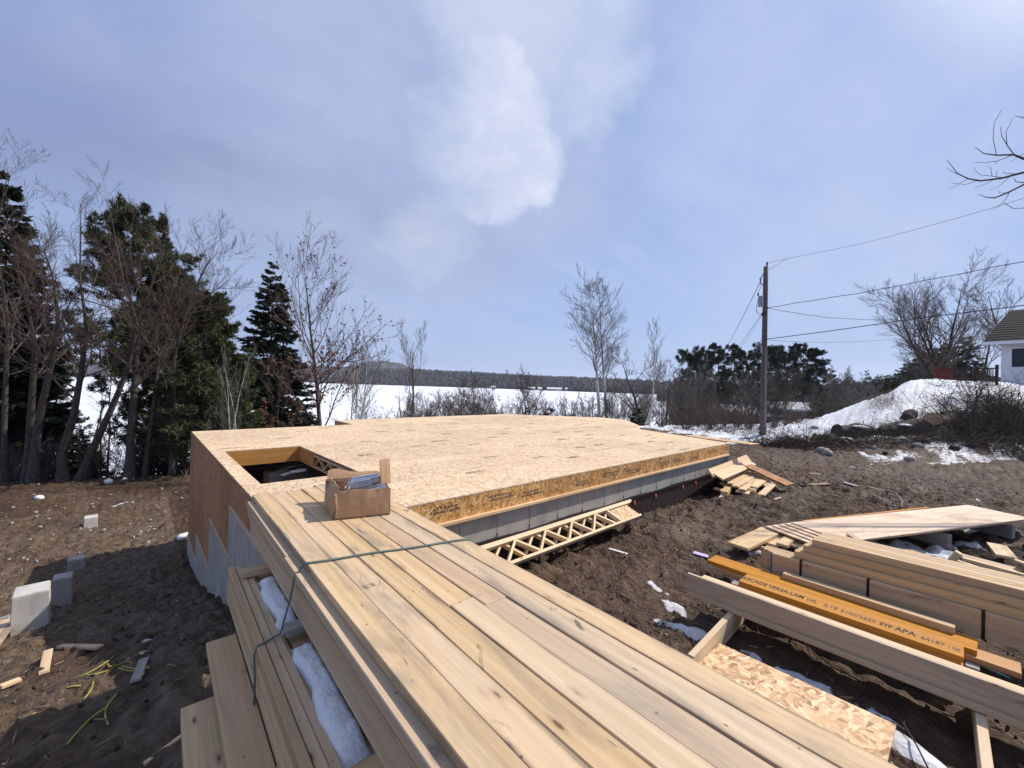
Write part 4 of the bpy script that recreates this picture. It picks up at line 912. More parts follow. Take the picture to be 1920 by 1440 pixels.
for (A, B, w_, t_, mt, lab) in (((1868, 1019, .14), (1888, 1043, .12), .2, .038, 'bright', 'pale rectangular offcut alone on the dark mud'), ((1775, 1052, .30), (1792, 1032, .46), .06, .06, 'truss', 'rounded stake end sticking up behind the tan bundle'), ((1805, 1045, .24), (1920, 1076, .24), .05, .038, 'truss', 'long pale lath behind the bundle'), ((1795, 1050, .16), (1850, 1068, .16), .04, .03, 'truss', 'thin pale lath beside the stake'), ((1790, 1037, .14), (1900, 1066, .14), .18, .02, 'pinkish', 'pinkish flat scrap under the laths'), ((1700, 1030, .10), (1745, 1046, .12), .16, .02, 'cutend', 'broken panel scrap lying on the snow'), ((1902, 1048, .16), (1925, 1056, .14), .1, .038, 'bright', 'stub of board at the dark heap'), ((1700, 1040, .05), (1770, 1050, .05), .2, .02, 'spruce_side', 'brown scrap sheet lying under the broken panel'), ((1860, 1075, .2), (1900, 1068, .2), .06, .03, 'bright', 'small triangular scrap on the laths'), ((1830, 985, .08), (1900, 975, .1), .12, .02, 'grey', 'grey weathered lath on the snow beside the plywood')):
    o = board_px('scrap_wood', A, B, w_, t_, M[mt]); tag(o, lab, 'scrap wood', G)
# teal strap end and green hoop
mb = MB(); q = [P(1800, 1232, .09), P(1850, 1252, .1), P(1876, 1263, .1), P(1893, 1271, .07)]; mb.tube(q, 0.006, 5); tag(mb.build('strap', M['teal']), 'bright teal strap end curling out past the lettered beam', 'strap')
mb = MB(); q = [P(1635, 928, .03), P(1650, 935, .03), P(1672, 950, .04), P(1690, 950, .06), P(1692, 940, .1), P(1680, 925, .12), P(1660, 918, .04)]; mb.tube(q, 0.014, 6); tag(mb.build('hose_loop', M['twine'], smooth=True), 'green strap loop lying on the muddy yard', 'strap')
mb = MB(); q = [P(1405, 1112, .04), P(1500, 1200, .03), P(1560, 1250, .05), P(1640, 1290, .03), P(1690, 1350, .06), P(1720, 1400, .05), P(1740, 1440, .05)]; mb.tube(q, 0.005, 5); tag(mb.build('cable', M['brush'], smooth=True), 'thin dark cord on the mud between the stack and the long boards', 'cord')

# ------------------------------------------------------------------ left yard: concrete piers, offcuts, yellow straps
def gp(px, py, guess=-1.5):
    """point of the ground seen at a pixel"""
    d = ray(px, py); o_ = np.array([0, 0, H]); t_ = np.concatenate([np.arange(1.0, 30, 0.02), np.arange(30, 400, 0.2)]); p = o_ + d * t_[:, None]; g = ground(p[:, 0], p[:, 1]); k = np.argmax(p[:, 2] < g)
    return p[k] if (p[:, 2] < g).any() else p[-1]
G = 'concrete deck piers'
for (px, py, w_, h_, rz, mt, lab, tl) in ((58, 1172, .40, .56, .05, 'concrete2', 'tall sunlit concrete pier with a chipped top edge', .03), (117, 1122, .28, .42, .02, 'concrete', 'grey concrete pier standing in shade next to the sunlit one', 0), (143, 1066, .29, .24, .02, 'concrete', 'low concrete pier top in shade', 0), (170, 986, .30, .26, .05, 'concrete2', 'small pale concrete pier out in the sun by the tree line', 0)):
    p = gp(px, py); r = empty('concrete_pier', (p[0], p[1], p[2] - 0.15), rz); r.rotation_euler = (tl, 0, rz); tag(r, lab, 'pier', G)
    bm = bmesh.new(); bmesh.ops.create_cube(bm, size=1.0); bmesh.ops.scale(bm, vec=(w_, w_ * .92, h_ + .15), verts=bm.verts); bmesh.ops.translate(bm, vec=(0, 0, (h_ + .15) / 2), verts=bm.verts)
    for v_ in bm.verts:
        if v_.co.z > .1: v_.co.x *= 0.93; v_.co.y *= 0.93; v_.co.z += 0.03 * (v_.co.y > 0)
    bmesh.ops.bevel(bm, geom=list(bm.edges), offset=0.012, segments=2, affect='EDGES'); me = bpy.data.meshes.new('pier'); bm.to_mesh(me); bm.free()
    obj('shaft', me, M[mt], r)
    if w_ > .4:
        o = obj('corner_strip', box_me(0.05, 0.03, h_ * .98, .006), M['concrete2'], r, TR(w_ / 2 - .03, -w_ * .45, (h_ + .15) / 2 + .06))
G = 'offcuts on the mud beside the stack'
def lay(name, A, B, w_, t_, mt, lab, cat, group=None):
    a = gp(*A); b = gp(*B); o = board(name, Vector(a) + Vector((0, 0, t_ / 2 + .012)), Vector(b) + Vector((0, 0, t_ / 2 + .012)), w_, t_, mt); return tag(o, lab, cat, group)
lay('wood_offcut', (112, 1216), (186, 1218), .07, .03, M['spruce_side'], 'short flat offcut lying level on the mud', 'offcut', G)
lay('wood_offcut', (90, 1225), (82, 1266), .07, .03, M['bright'], 'upright looking pale offcut near the sunlit pier', 'offcut', G)
lay('wood_offcut', (270, 1241), (254, 1282), .07, .025, M['grey'], 'grey offcut lying across the yellow straps', 'offcut', G)
lay('wood_offcut', (0, 1294), (38, 1279), .06, .03, M['bright'], 'sunlit tan stick reaching in from the shade line', 'offcut', G)
lay('loose_board', (-40, 1230), (14, 1165), .28, .038, M['spruce'], 'wide sunlit board lying beside the tall pier', 'board')
lay('loose_board', (-30, 1175), (22, 1158), .16, .038, M['grey'], 'grey board end behind the tall pier', 'board')
lay('wood_offcut', (270, 1440), (345, 1383), .03, .02, M['bright'], 'thin stick leaning from the mud to the stack foot', 'offcut')
def strands(name, lists, mt, r, label, cat):
    mb = MB()
    for L in lists:
        pts = []
        for (px, py) in L: p = gp(px, py); pts.append((p[0], p[1], p[2] + 0.02))
        pts = np.array(pts); tt = np.linspace(0, len(pts) - 1, (len(pts) - 1) * 5 + 1); sm_ = []
        for t_ in tt:
            i = min(int(t_), len(pts) - 2); f = t_ - i; p0 = pts[max(i - 1, 0)]; p1 = pts[i]; p2 = pts[i + 1]; p3 = pts[min(i + 2, len(pts) - 1)]
            sm_.append(0.5 * (2 * p1 + (p2 - p0) * f + (2 * p0 - 5 * p1 + 4 * p2 - p3) * f * f + (3 * p1 - p0 - 3 * p2 + p3) * f ** 3))
        mb.tube(sm_, r, 5)
    return tag(mb.build(name, mt, smooth=True), label, cat)
strands('yellow_strap', [[(130, 1278), (165, 1266), (200, 1245), (215, 1232)], [(162, 1268), (170, 1270), (200, 1262), (235, 1245), (262, 1250), (280, 1256), (262, 1259), (240, 1256), (228, 1252)], [(222, 1256), (240, 1262), (268, 1262), (268, 1270)], [(202, 1248), (205, 1254), (215, 1250)]], M['yellow'], .0055, 'tangle of yellow strapping under the grey offcut', 'strap')
strands('yellow_strap', [[(218, 1306), (200, 1330), (197, 1345), (202, 1364)]], M['yellow'], .0065, 'short curved yellow strap piece by the dark hollow', 'strap')
strands('yellow_strap', [[(198, 1332), (170, 1352), (145, 1378), (125, 1402)]], M['yellow'], .006, 'long yellow strap piece running away from the grey offcut', 'strap')
strands('yellow_strap', [[(175, 1282), (172, 1295), (160, 1312), (148, 1324)]], M['yellow'], .005, 'thin bent yellow strap between the longer ones', 'strap')
strands('yellow_strap', [[(124, 1294), (140, 1291), (152, 1290)]], M['yellow'], .005, 'tiny straight yellow strap piece', 'strap')
# litter on the yard
lay('lath_piece', (1142, 1031), (1176, 1041), .045, .012, M['white'], 'white splintered lath on the mud before the trusses', 'lath')
o = lay('wrapper', (1300, 1038), (1328, 1046), .10, .012, M['purple'], 'crumpled purple wrapper on the mud', 'wrapper')
lay('lath_piece', (1503, 910), (1556, 909), .05, .02, M['bright'], 'thin lath lying level in the middle of the yard', 'lath')
lay('lath_piece', (1582, 906), (1608, 913), .05, .02, M['white'], 'pale lath piece near the snow foot', 'lath')
lay('lath_piece', (1627, 914), (1658, 922), .05, .02, M['bright'], 'pale lath piece by the green strap loop', 'lath')
lay('lath_piece', (1518, 889), (1538, 890), .05, .02, M['bright'], 'tiny lath piece below the snow edge', 'lath')
lay('lath_piece', (1452, 938), (1464, 934), .04, .015, M['bright'], 'small curled yellow splinter by the scrap heap', 'lath')
# chips and pebbles (nobody could count them)
def scatter_chips(name, n, region, size, mt, seed, label, cat, flat=0.35, wr=(.15, .5)):
    rr = np.random.RandomState(seed); x = rr.uniform(region[0], region[2], n); y = rr.uniform(region[1], region[3], n)
    keep = ~((x > 0.0) & (x < 1.7) & (y < 4.1)) & ~((x > .8) & (x < 12) & (y > 4.05) & (y < 13.4)); x = x[keep]; y = y[keep]; n = len(x); g = ground(x, y)
    a = rr.rand(n) * 6.28; L = size * rr.uniform(.4, 1.6, n); w_ = L * rr.uniform(wr[0], wr[1], n); t_ = np.minimum(L, w_) * flat * 2
    base = np.array([(-1, -1, 0), (1, -1, 0), (1, 1, 0), (-1, 1, 0), (-.7, -.7, 1), (.7, -.7, 1), (.7, .7, 1), (-.7, .7, 1)], float)
    v_ = np.zeros((n, 8, 3)); bx_ = base[None, :, 0] * L[:, None] / 2; by_ = base[None, :, 1] * w_[:, None] / 2
    v_[:, :, 0] = x[:, None] + bx_ * np.cos(a)[:, None] - by_ * np.sin(a)[:, None]; v_[:, :, 1] = y[:, None] + bx_ * np.sin(a)[:, None] + by_ * np.cos(a)[:, None]
    v_[:, :, 2] = (g - 0.004)[:, None] + base[None, :, 2] * (t_ + .008)[:, None] + bx_ * rr.uniform(-.25, .25, n)[:, None]
    fq = np.array([(0, 3, 2, 1), (4, 5, 6, 7), (0, 1, 5, 4), (1, 2, 6, 5), (2, 3, 7, 6), (3, 0, 4, 7)]); f = (np.arange(n)[:, None, None] * 8 + fq[None]).reshape(-1, 4)
    tag(obj(name, mesh_np(name, v_.reshape(-1, 3), f), mt), label, cat, kind='stuff')
scatter_chips('wood_chips', 480, (-4, -1.5, 16, 15), .035, M['bright'], 1, 'pale wood chips and splinters scattered over the mud', 'wood chips', .1)
scatter_chips('mud_clods', 9000, (-4.5, -2, 17, 20), .026, plain('clods', (0.075, 0.052, 0.037), 0.95, var=.3, scale=6), 2, 'loose clods of dark earth over the yard', 'clods', .8)
scatter_chips('dry_clods', 6000, (-4.5, -2, 17, 20), .022, plain('dry_clods', (0.17, 0.125, 0.085), 0.95, var=.3, scale=6), 6, 'loose crumbs of dry earth over the yard', 'clods', .8)
scatter_chips('pale_stones', 200, (-6, 14, 3, 23.5), .07, M['stone'], 3, 'pale stones scattered in the soil before the tree line', 'stones', .9)
scatter_chips('straw', 5000, (-4.5, -2, 17, 16), .10, M['deadgrass'], 4, 'dry grass straws pressed into the mud', 'straw', .4, (.03, .06))
# stones
rr = np.random.RandomState(8)
def rock(name, p, r, mt, lab, cat='stone', group=None, sq=.7):
    bm = bmesh.new(); bmesh.ops.create_icosphere(bm, subdivisions=2, radius=1.0)
    for v_ in bm.verts:
        n = v_.co.normalized(); k = 1 + .28 * (vnoise(np.array(n.x * 2 + p[0] * 7), np.array(n.y * 2 + n.z * 1.7)) - .5) * 2; v_.co = Vector((n.x * r * k, n.y * r * .85 * k, n.z * r * sq * k))
    me = bpy.data.meshes.new(name); bm.to_mesh(me); bm.free()
    for q in me.polygons: q.use_smooth = True
    o = obj(name, me, mt); o.location = p; o.rotation_euler = (0, 0, rr.rand() * 6); return tag(o, lab, cat, group)
for (px, py, r, lab) in ((203, 905, .16, 'white rounded stone on the spoil crest'), (73, 935, .13, 'small white stone low on the spoil'), (235, 900, .1, 'smaller pale stone beside the rounded one on the crest'), (345, 1010, .16, 'pale stone against the foundation corner')):
    p = gp(px, py); rock('stone', (p[0], p[1], p[2] + r * .3), r, M['white'], lab, group='white stones')

# debris seen through the floor opening
G = 'sheets and boards lying under the platform'
for k, (A, B, w_, mt) in enumerate((((515, 876, .42), (562, 858, .52), .14, 'grey'), ((520, 884, .40), (578, 861, .50), .12, 'white'), ((540, 874, .50), (580, 866, .52), .2, 'grey'), ((545, 884, .45), (574, 880, .47), .16, 'white'), ((553, 877, .44), (580, 874, .45), .22, 'grey'), ((530, 890, .38), (548, 884, .40), .12, 'white'))):
    o = board_px('debris_board', A, B, w_, .025, M[mt]); tag(o, (('long grey', 'long pale', 'highest grey', 'short pale', 'wide grey', 'smallest pale')[k]) + ' scrap board seen through the floor opening', 'scrap board', G)
for k, (px, py) in enumerate(((530, 882), (560, 872), (575, 876))):
    p = P(px, py, .40); o = board('debris_block', Vector((p[0] - .3, p[1], .22)), Vector((p[0] + .3, p[1] + .1, .22)), .3, .36, M['grey']); tag(o, ('first', 'middle', 'last')[k] + ' block under the scrap boards below the floor opening', 'block', G)

# ------------------------------------------------------------------ trees
def perp(d, rg):
    a = rg.normal(size=d.shape); a -= d * (a * d).sum(-1, keepdims=True); return a / (np.linalg.norm(a, axis=-1, keepdims=True) + 1e-9)
def unit(a): return a / (np.linalg.norm(a, axis=-1, keepdims=True) + 1e-9)
def tubes(pts, rad, k):
    """pts (n,s,3), rad (n,s) -> verts, quads"""
    n, s, _ = pts.shape; d = unit(pts[:, -1] - pts[:, 0]); ref = unit(np.cross(d, np.where(np.abs(d[:, 2:3]) < .9, np.array([[0, 0, 1.]]), np.array([[0, 1., 0]])))); b_ = np.cross(d, ref)
    a = 2 * np.pi * np.arange(k) / k; ring = np.cos(a)[None, :, None] * ref[:, None, :] + np.sin(a)[None, :, None] * b_[:, None, :]
    v_ = pts[:, :, None, :] + rad[:, :, None, None] * ring[:, None, :, :]
    ix = np.arange(n * s * k).reshape(n, s, k); nx_ = np.roll(ix, -1, 2)
    f = np.stack([ix[:, :-1], nx_[:, :-1], nx_[:, 1:], ix[:, 1:]], -1).reshape(-1, 4); return v_.reshape(-1, 3), f
def level(rg, base, dr, ln, rad, nseg, wob, trop, tip=0.25, sag=0.0):
    n = len(base); pts = np.zeros((n, nseg + 1, 3)); pts[:, 0] = base; d = unit(dr); st_ = (ln / nseg)[:, None]
    for i in range(nseg):
        d = unit(d + wob * rg.normal(size=(n, 3)) + np.array([0, 0, trop])); pts[:, i + 1] = pts[:, i] + d * st_
    rr_ = rad[:, None] * (1 - (1 - tip) * np.linspace(0, 1, nseg + 1)[None]); return pts, rr_
def spawn(rg, pts, rr_, ln, per, t0, ang, ratio, rratio, bias=0.0, apex=True):
    n, s, _ = pts.shape; c = per; t_ = t0 + (1 - t0) * (np.arange(c)[None] + rg.rand(n, c)) / c
    u = t_ * (s - 1); i = np.minimum(u.astype(int), s - 2); f = (u - i)[..., None]; ii = np.arange(n)[:, None]
    b_ = pts[ii, i] * (1 - f) + pts[ii, i + 1] * f; d = unit(pts[ii, i + 1] - pts[ii, i]); q = perp(d, rg); a = ang * rg.uniform(.7, 1.3, (n, c))[..., None]
    dr = d * np.cos(a) + q * np.sin(a); r_ = (rr_[ii, i] * (1 - f[..., 0]) + rr_[ii, i + 1] * f[..., 0]) * rratio
    l_ = ln[:, None] * ratio * (1.15 - .65 * t_) * rg.uniform(.65, 1.25, (n, c)); return b_.reshape(-1, 3), dr.reshape(-1, 3), l_.reshape(-1), r_.reshape(-1)
def cat_mesh(parts):
    vs = []; fs = []; o_ = 0
    for v_, f in parts: vs.append(v_); fs.append(f + o_); o_ += len(v_)
    return np.concatenate(vs), np.concatenate(fs)
def bare_geo(seed, h, r, stems=1, spread=.12, per=(9, 7, 5), ang=(.75, .7, .7), ratio=(.5, .5, .5), trop=.10, wob=.10, t0=.3, lean=(0, 0), minr=.006, leaves=0, path=None, twig_l=0.0, br0=.42):
    rg = np.random.RandomState(seed); base = np.zeros((stems, 3)); base[:, :2] = rg.normal(size=(stems, 2)) * r * (1.5 if stems > 1 else 0)
    dr = np.tile(np.array([lean[0], lean[1], 1.0]), (stems, 1)); dr[:, :2] += rg.normal(size=(stems, 2)) * (spread if stems > 1 else .02)
    ln = h * rg.uniform(.82, 1.0, stems) if stems > 1 else np.array([h])
    if path is not None: pts = np.array(path, float)[None]; rr_ = r * (1 - .95 * np.linspace(0, 1, pts.shape[1]) ** .8)[None]; ln = np.array([np.linalg.norm(np.diff(pts[0], axis=0), axis=1).sum()])
    else: pts, rr_ = level(rg, base, dr, ln, np.full(stems, r), 12, wob * .35, .02, .07)
    rr_[:, 0] *= 1.35
    trunk = [tubes(pts, rr_, 8)]; crown = []; cur = (pts, rr_, ln)
    K = [5, 4, 3, 3]; SG = [6, 4, 3, 2]
    for lv in range(len(per)):
        b_, d, l_, r_ = spawn(rg, cur[0], cur[1], cur[2], per[lv], t0 if lv == 0 else .25, ang[lv], ratio[lv], br0 if lv == 0 else .55)
        if twig_l: l_ = np.maximum(l_, twig_l * (.6 ** lv))
        r_ = np.maximum(r_, minr); p_, q_ = level(rg, b_, d, l_, r_, SG[lv], wob, trop, .3); q_ = np.maximum(q_, minr * .6)
        crown.append(tubes(p_, q_, K[lv])); cur = (p_, q_, l_)
    lf_ = None
    if leaves:
        p_ = cur[0]; i = rg.randint(0, len(p_), leaves); c = p_[i, rg.randint(0, p_.shape[1], leaves)] + rg.normal(size=(leaves, 3)) * .03; z_ = c[:, 2] / h; k = rg.rand(leaves) < np.clip(1.25 - z_ * 1.5, .03, 1); c = c[k]
        lf_ = blades(rg, c, unit(rg.normal(size=c.shape) + [0, 0, -.6]), rg.uniform(.12, .22, len(c)), .12)
    return cat_mesh(trunk), cat_mesh(crown), lf_
def blades(rg, c, d, L, w_):
    s_ = perp(d, rg); n = len(c); L = np.broadcast_to(L, (n,))[:, None]; w_ = np.broadcast_to(w_, (n,))[:, None]
    v_ = np.stack([c, c + d * L * .5 + s_ * w_ * .5, c + d * L, c + d * L * .5 - s_ * w_ * .5], 1); return v_.reshape(-1, 3), np.arange(n * 4).reshape(n, 4)
def spruce_geo(seed, h, R, nb=170, start=.06, dens=16, bl=.34, bw=.075, power=.85, r=.14, droop=.18, gap=0.0):
    rg = np.random.RandomState(seed); z_ = start + (1 - start) * (1 - rg.rand(nb) ** .72) * .985; z_ = np.sort(z_); az = rg.rand(nb) * 6.283
    L = R * (1 - z_) ** power * rg.uniform(.7, 1.15, nb) + .12
    base = np.stack([np.zeros(nb), np.zeros(nb), z_ * h], 1); up = .45 * z_ - .10
    d = np.stack([np.cos(az), np.sin(az), up], 1); pts, rr_ = level(rg, base, d, L, .012 + .02 * (1 - z_) * h / 10, 5, .05, -droop * .3, .3); pts[:, -1, 2] += L * .06
    trunk = tubes(np.stack([np.zeros(9), np.zeros(9), np.linspace(0, h, 9)], 1)[None], (r * (1 - .95 * np.linspace(0, 1, 9)))[None], 8)
    n = nb * dens; i = rg.choice(nb, n, p=((L + .35) / (L + .35).sum())); t_ = (.05 + .95 * rg.rand(n) ** .75); u = t_ * 5; j = np.minimum(u.astype(int), 4); f = (u - j)[:, None]; c = pts[i, j] * (1 - f) + pts[i, j + 1] * f; dd = unit(pts[i, j + 1] - pts[i, j])
    out = []
    for q in range(4):
        side = np.cross(dd, np.array([0, 0, 1.])); sg = np.where(rg.rand(n, 1) < .5, -1, 1); v_ = unit(dd * rg.uniform(.4, 1.1, (n, 1)) + side * sg * rg.uniform(.2, 1, (n, 1)) + np.array([0, 0, 1.]) * rg.normal(-.12, .25, (n, 1)))
        out.append(blades(rg, c + rg.normal(size=(n, 3)) * .03, v_, bl * rg.uniform(.5, 1.2, n) * (.55 + .6 * np.minimum(1, L[i] / R * 1.4)), bw))
    return trunk, tubes(pts, rr_, 3), cat_mesh(out)
def pine_geo(seed, h, R, start=.4, nb=46, sub=6, tufts=5, nd=13, bl=.20, bw=.022, r=.16, flat=.6, up=.35, shape=1.0, lean=0.0):
    rg = np.random.RandomState(seed); z_ = start + (1 - start) * rg.rand(nb) ** .9; az = rg.rand(nb) * 6.283; zz = (z_ - start) / (1 - start)
    L = R * np.clip(1.15 - zz ** 1.6 * .85 * shape, .2, 1.2) * rg.uniform(.6, 1.1, nb)
    tp = np.stack([lean * h * np.linspace(0, 1, 9) ** 2, np.zeros(9), np.linspace(0, h, 9)], 1) + np.concatenate([np.zeros((1, 3)), rg.normal(size=(8, 3)) * [.05, .05, 0]])
    base = np.stack([np.interp(z_ * h, tp[:, 2], tp[:, 0]), np.interp(z_ * h, tp[:, 2], tp[:, 1]), z_ * h], 1)
    d = np.stack([np.cos(az), np.sin(az), up * (zz - .1)], 1); pts, rr_ = level(rg, base, d, L, .02 + .03 * (1 - zz), 5, .10, .04, .3)
    trunk = tubes(tp[None], (r * (1 - .85 * np.linspace(0, 1, 9)))[None], 8)
    b_, dd, l_, r_ = spawn(rg, pts, rr_, L, sub, .3, .7, .45, .6); p2, q2 = level(rg, b_, dd, np.maximum(l_, .3), r_, 3, .12, .06, .3)
    ends = np.concatenate([p2[:, -1], pts[:, -1]]); dirs = np.concatenate([unit(p2[:, -1] - p2[:, -2]), unit(pts[:, -1] - pts[:, -2])])
    c = []; dv_ = []
    for q in range(tufts):
        f = rg.rand(len(p2), 1); j = rg.randint(1, 3, len(p2)); a = p2[np.arange(len(p2)), j] * (1 - f) + p2[np.arange(len(p2)), j + 1] * f; c.append(a + rg.normal(size=a.shape) * .05); dv_.append(unit(p2[:, -1] - p2[:, 0]))
    c = np.concatenate(c + [ends]); dv_ = np.concatenate(dv_ + [dirs]); n = len(c); i = np.repeat(np.arange(n), nd); d3 = unit(dv_[i] * .7 + rg.normal(size=(n * nd, 3)) * .75 + [0, 0, .25])
    nd_ = blades(rg, c[i], d3, bl * rg.uniform(.6, 1.2, n * nd), bw)
    return trunk, cat_mesh([tubes(pts, rr_, 4), tubes(p2, q2, 3)]), nd_
def tree_obj(name, geo, loc, rz, label, cat, mats, group=None, scale=1.0, names=('trunk', 'branches', 'needles')):
    r = empty(name, loc, rz); r.scale = (scale,) * 3 if np.isscalar(scale) else scale; tag(r, label, cat, group)
    for g_, mt, nm in zip(geo, mats, names):
        if g_ is None: continue
        obj(nm, mesh_np(nm, g_[0], g_[1], nm != 'needles'), mt, r)
    return r
def copy_tree(src, loc, rz, scale, label):
    r = src.copy(); col.objects.link(r); r.location = loc; r.rotation_euler = (0, 0, rz); r.scale = (scale,) * 3 if np.isscalar(scale) else scale; r['label'] = label
    for ch in list(src.children): c = ch.copy(); col.objects.link(c); c.parent = r
    return r
def at_depth(px, depth, py=760):
    p = PD(px, py, depth); return p[0], p[1], gz(p[0], p[1]) - .12
def top_h(px, py, depth, base):
    return PD(px, py, depth)[2] - base
CON = (M['bark'], M['bark'], M['needles']); PIN = (M['bark'], M['bark'], M['needles2']); PIN3 = (M['bark'], M['bark'], M['needles3'])
BR = ('trunk', 'crown', 'leaves'); BAR = (M['bark'], M['twig'], M['leaf'])
# --- conifers at the left
def con(px, top, depth, R, seed, label, kind='spruce', mats=CON, **kw):
    x, y, z = at_depth(px, depth); h = top_h(px, top, depth, z)
    g_ = spruce_geo(seed, h, R, **kw) if kind == 'spruce' else pine_geo(seed, h, R, **kw)
    return tree_obj(kind + '_tree', g_, (x, y, z), seed * 1.3, label, 'tree', mats)
con(2, 322, 18.5, 2.5, 1, 'tall dark spruce ending the tree line, taller than the pines', nb=420, dens=34, start=.16, bl=.40, bw=.10)
con(-95, 420, 21, 2.6, 2, 'broad dark spruce behind the tall spruce that ends the tree line', nb=260, dens=26, start=.1, bw=.11)
con(40, 560, 24, 2.4, 21, 'shorter dark spruce filling in behind the curved trunks', nb=260, dens=26, start=.2, bw=.11)
con(505, 486, 30, 4.1, 3, 'pointed dark spruce rising alone between the pine and the oak', nb=520, dens=36, start=.03, bl=.46, bw=.11, power=.95)
con(255, 425, 21, 2.9, 4, 'bushy white pine crown above the leaning bare trunks', 'pine', PIN, start=.42, nb=85, sub=8, tufts=6, nd=15, bl=.26, bw=.036, up=.6, shape=.8)
con(385, 560, 19, 1.9, 5, 'drooping yellowish green pine beside the platform corner', 'pine', PIN, start=.14, nb=105, sub=8, tufts=6, nd=15, bl=.24, bw=.036, up=.05, shape=1.0)
con(318, 520, 22, 2.6, 6, 'tall mixed green pine behind the drooping one', 'pine', PIN, start=.22, nb=95, sub=8, tufts=6, nd=15, bl=.26, bw=.036, up=.15)
con(152, 815, 19, 1.0, 7, 'young spruce at the foot of the curved trunk', nb=150, dens=20, start=.03, bl=.22, bw=.05, r=.05)
con(95, 850, 22, 1.1, 22, 'small spruce low behind the forked and curved trunks', nb=150, dens=20, start=.03, bl=.24, bw=.05, r=.05)
con(300, 780, 20, 1.3, 8, 'small dark spruce below the pines', nb=180, dens=22, start=.03, bl=.26, bw=.055, r=.06)
con(425, 700, 24, 1.9, 9, 'dark spruce between the pines and the sapling', nb=260, dens=28, start=.03, bl=.34, bw=.1)
con(562, 745, 34, 1.6, 19, 'low spruce in front of the pointed one', nb=180, dens=22, start=.02, bl=.34, bw=.1)
_pn = [o for o in bpy.data.objects if o.name.startswith('pine_tree') and o.parent is None]
for k, (px, d, sc, lab) in enumerate(((55, 27, .85, 'olive pine beside the tall spruce ending the tree line'), (425, 23, .72, 'olive pine behind the pale sapling'), (350, 25, .95, 'olive pine behind the drooping one')  )):
    x, y, z = at_depth(px, d); copy_tree(_pn[k % len(_pn)], (x, y, z), 1.7 * k + .4, sc, lab)
# --- bare trees at the left, on the spoil crest
def bare(px, top, depth, r, seed, label, mats=BAR, base=None, name='bare_tree', base_px=None, **kw):
    x, y, z = at_depth(base_px or px, depth, base or 760)
    h = top_h(px, top, depth, z)
    if base_px:
        q = PD(px, top, depth); kw['lean'] = ((q[0] - x) / h, (q[1] - y) / h)
    return tree_obj(name, bare_geo(seed, h, r, **kw), (x, y, z), 0, label, 'tree', mats, names=BR)
def curved(pxs, depth, r, seed, label, **kw):
    """trunk that follows pixels at one distance; the foot stands on the ground there"""
    q = [PD(a, b_, depth) for a, b_ in pxs]; q = np.array(q); g0 = gz(q[0][0], q[0][1]) - .1; q[0][2] = g0; b0_ = q[0].copy(); tt = np.linspace(0, len(q) - 1, 13); path = np.stack([np.interp(tt, np.arange(len(q)), q[:, i]) for i in range(3)], 1) - b0_
    return tree_obj('bare_tree', bare_geo(seed, 1, r, path=path, **kw), tuple(b0_), 0, label, 'tree', BAR, names=BR)
TW = dict(per=(20, 9, 6), ratio=(.30, .48, .5), ang=(.85, .75, .7), trop=.13, wob=.14, t0=.35, minr=.005)
curved([(119, 915), (116, 850), (138, 780), (152, 700), (163, 620), (150, 520), (152, 380)], 16.2, .19, 31, 'bare tree with a curved trunk before the snowy lake', **TW)
curved([(148, 905), (175, 840), (212, 760), (240, 690), (258, 610), (230, 520), (205, 385)], 16.4, .17, 32, 'bare tree leaning towards the platform on the spoil crest', **TW)
curved([(243, 896), (246, 800), (255, 700), (258, 600), (290, 520), (300, 470)], 16.8, .18, 33, 'straight dark bare trunk beside the leaning one', **TW)
curved([(62, 925), (70, 800), (95, 690), (110, 600), (100, 520), (80, 460)], 16.0, .17, 34, 'dark forked trunk between the tall spruce and the curved trunk', **TW)
curved([(50, 928), (58, 780), (66, 650), (50, 560), (60, 470)], 16.3, .16, 35, 'straight dark trunk at the foot of the tall spruce', **TW)
curved([(322, 893), (330, 780), (325, 680), (350, 580), (385, 500), (410, 470)], 17.5, .12, 36, 'thin bare tree spreading in front of the pines', **TW)
curved([(270, 895), (285, 780), (300, 660), (340, 580), (430, 530)], 17.2, .10, 37, 'slender bare tree reaching over towards the pointed spruce', **TW)
curved([(10, 935), (8, 800), (15, 600), (-10, 450), (15, 320)], 16.5, .13, 38, 'bare stem inside the tall spruce with a tip above it', **TW)
for i, (px, top) in enumerate(((170, 700), (192, 690), (205, 660), (300, 700), (90, 720), (30, 700), (345, 720))):
    bare(px, top, 18.5 + i * .4, .05, 50 + i, 'thin understorey stem among the trunks on the spoil crest, bare and dark', per=(8, 5), ratio=(.3, .4), ang=(.9, .8), t0=.15, trop=.05)['group'] = 'thin stems in the wood by the piers'
for i, px in enumerate((20, 80, 175, 215, 290, 340, 130)):
    bare(px, 820 - 10 * (i % 3), 17 + i * .5, .02, 80 + i, 'tangled low shrub between the trunks on the spoil crest', name='shrub', stems=7, spread=.5, per=(7, 5), ratio=(.4, .5), t0=.1, minr=.005, trop=.03)['group'] = 'shrubs in the wood by the piers'
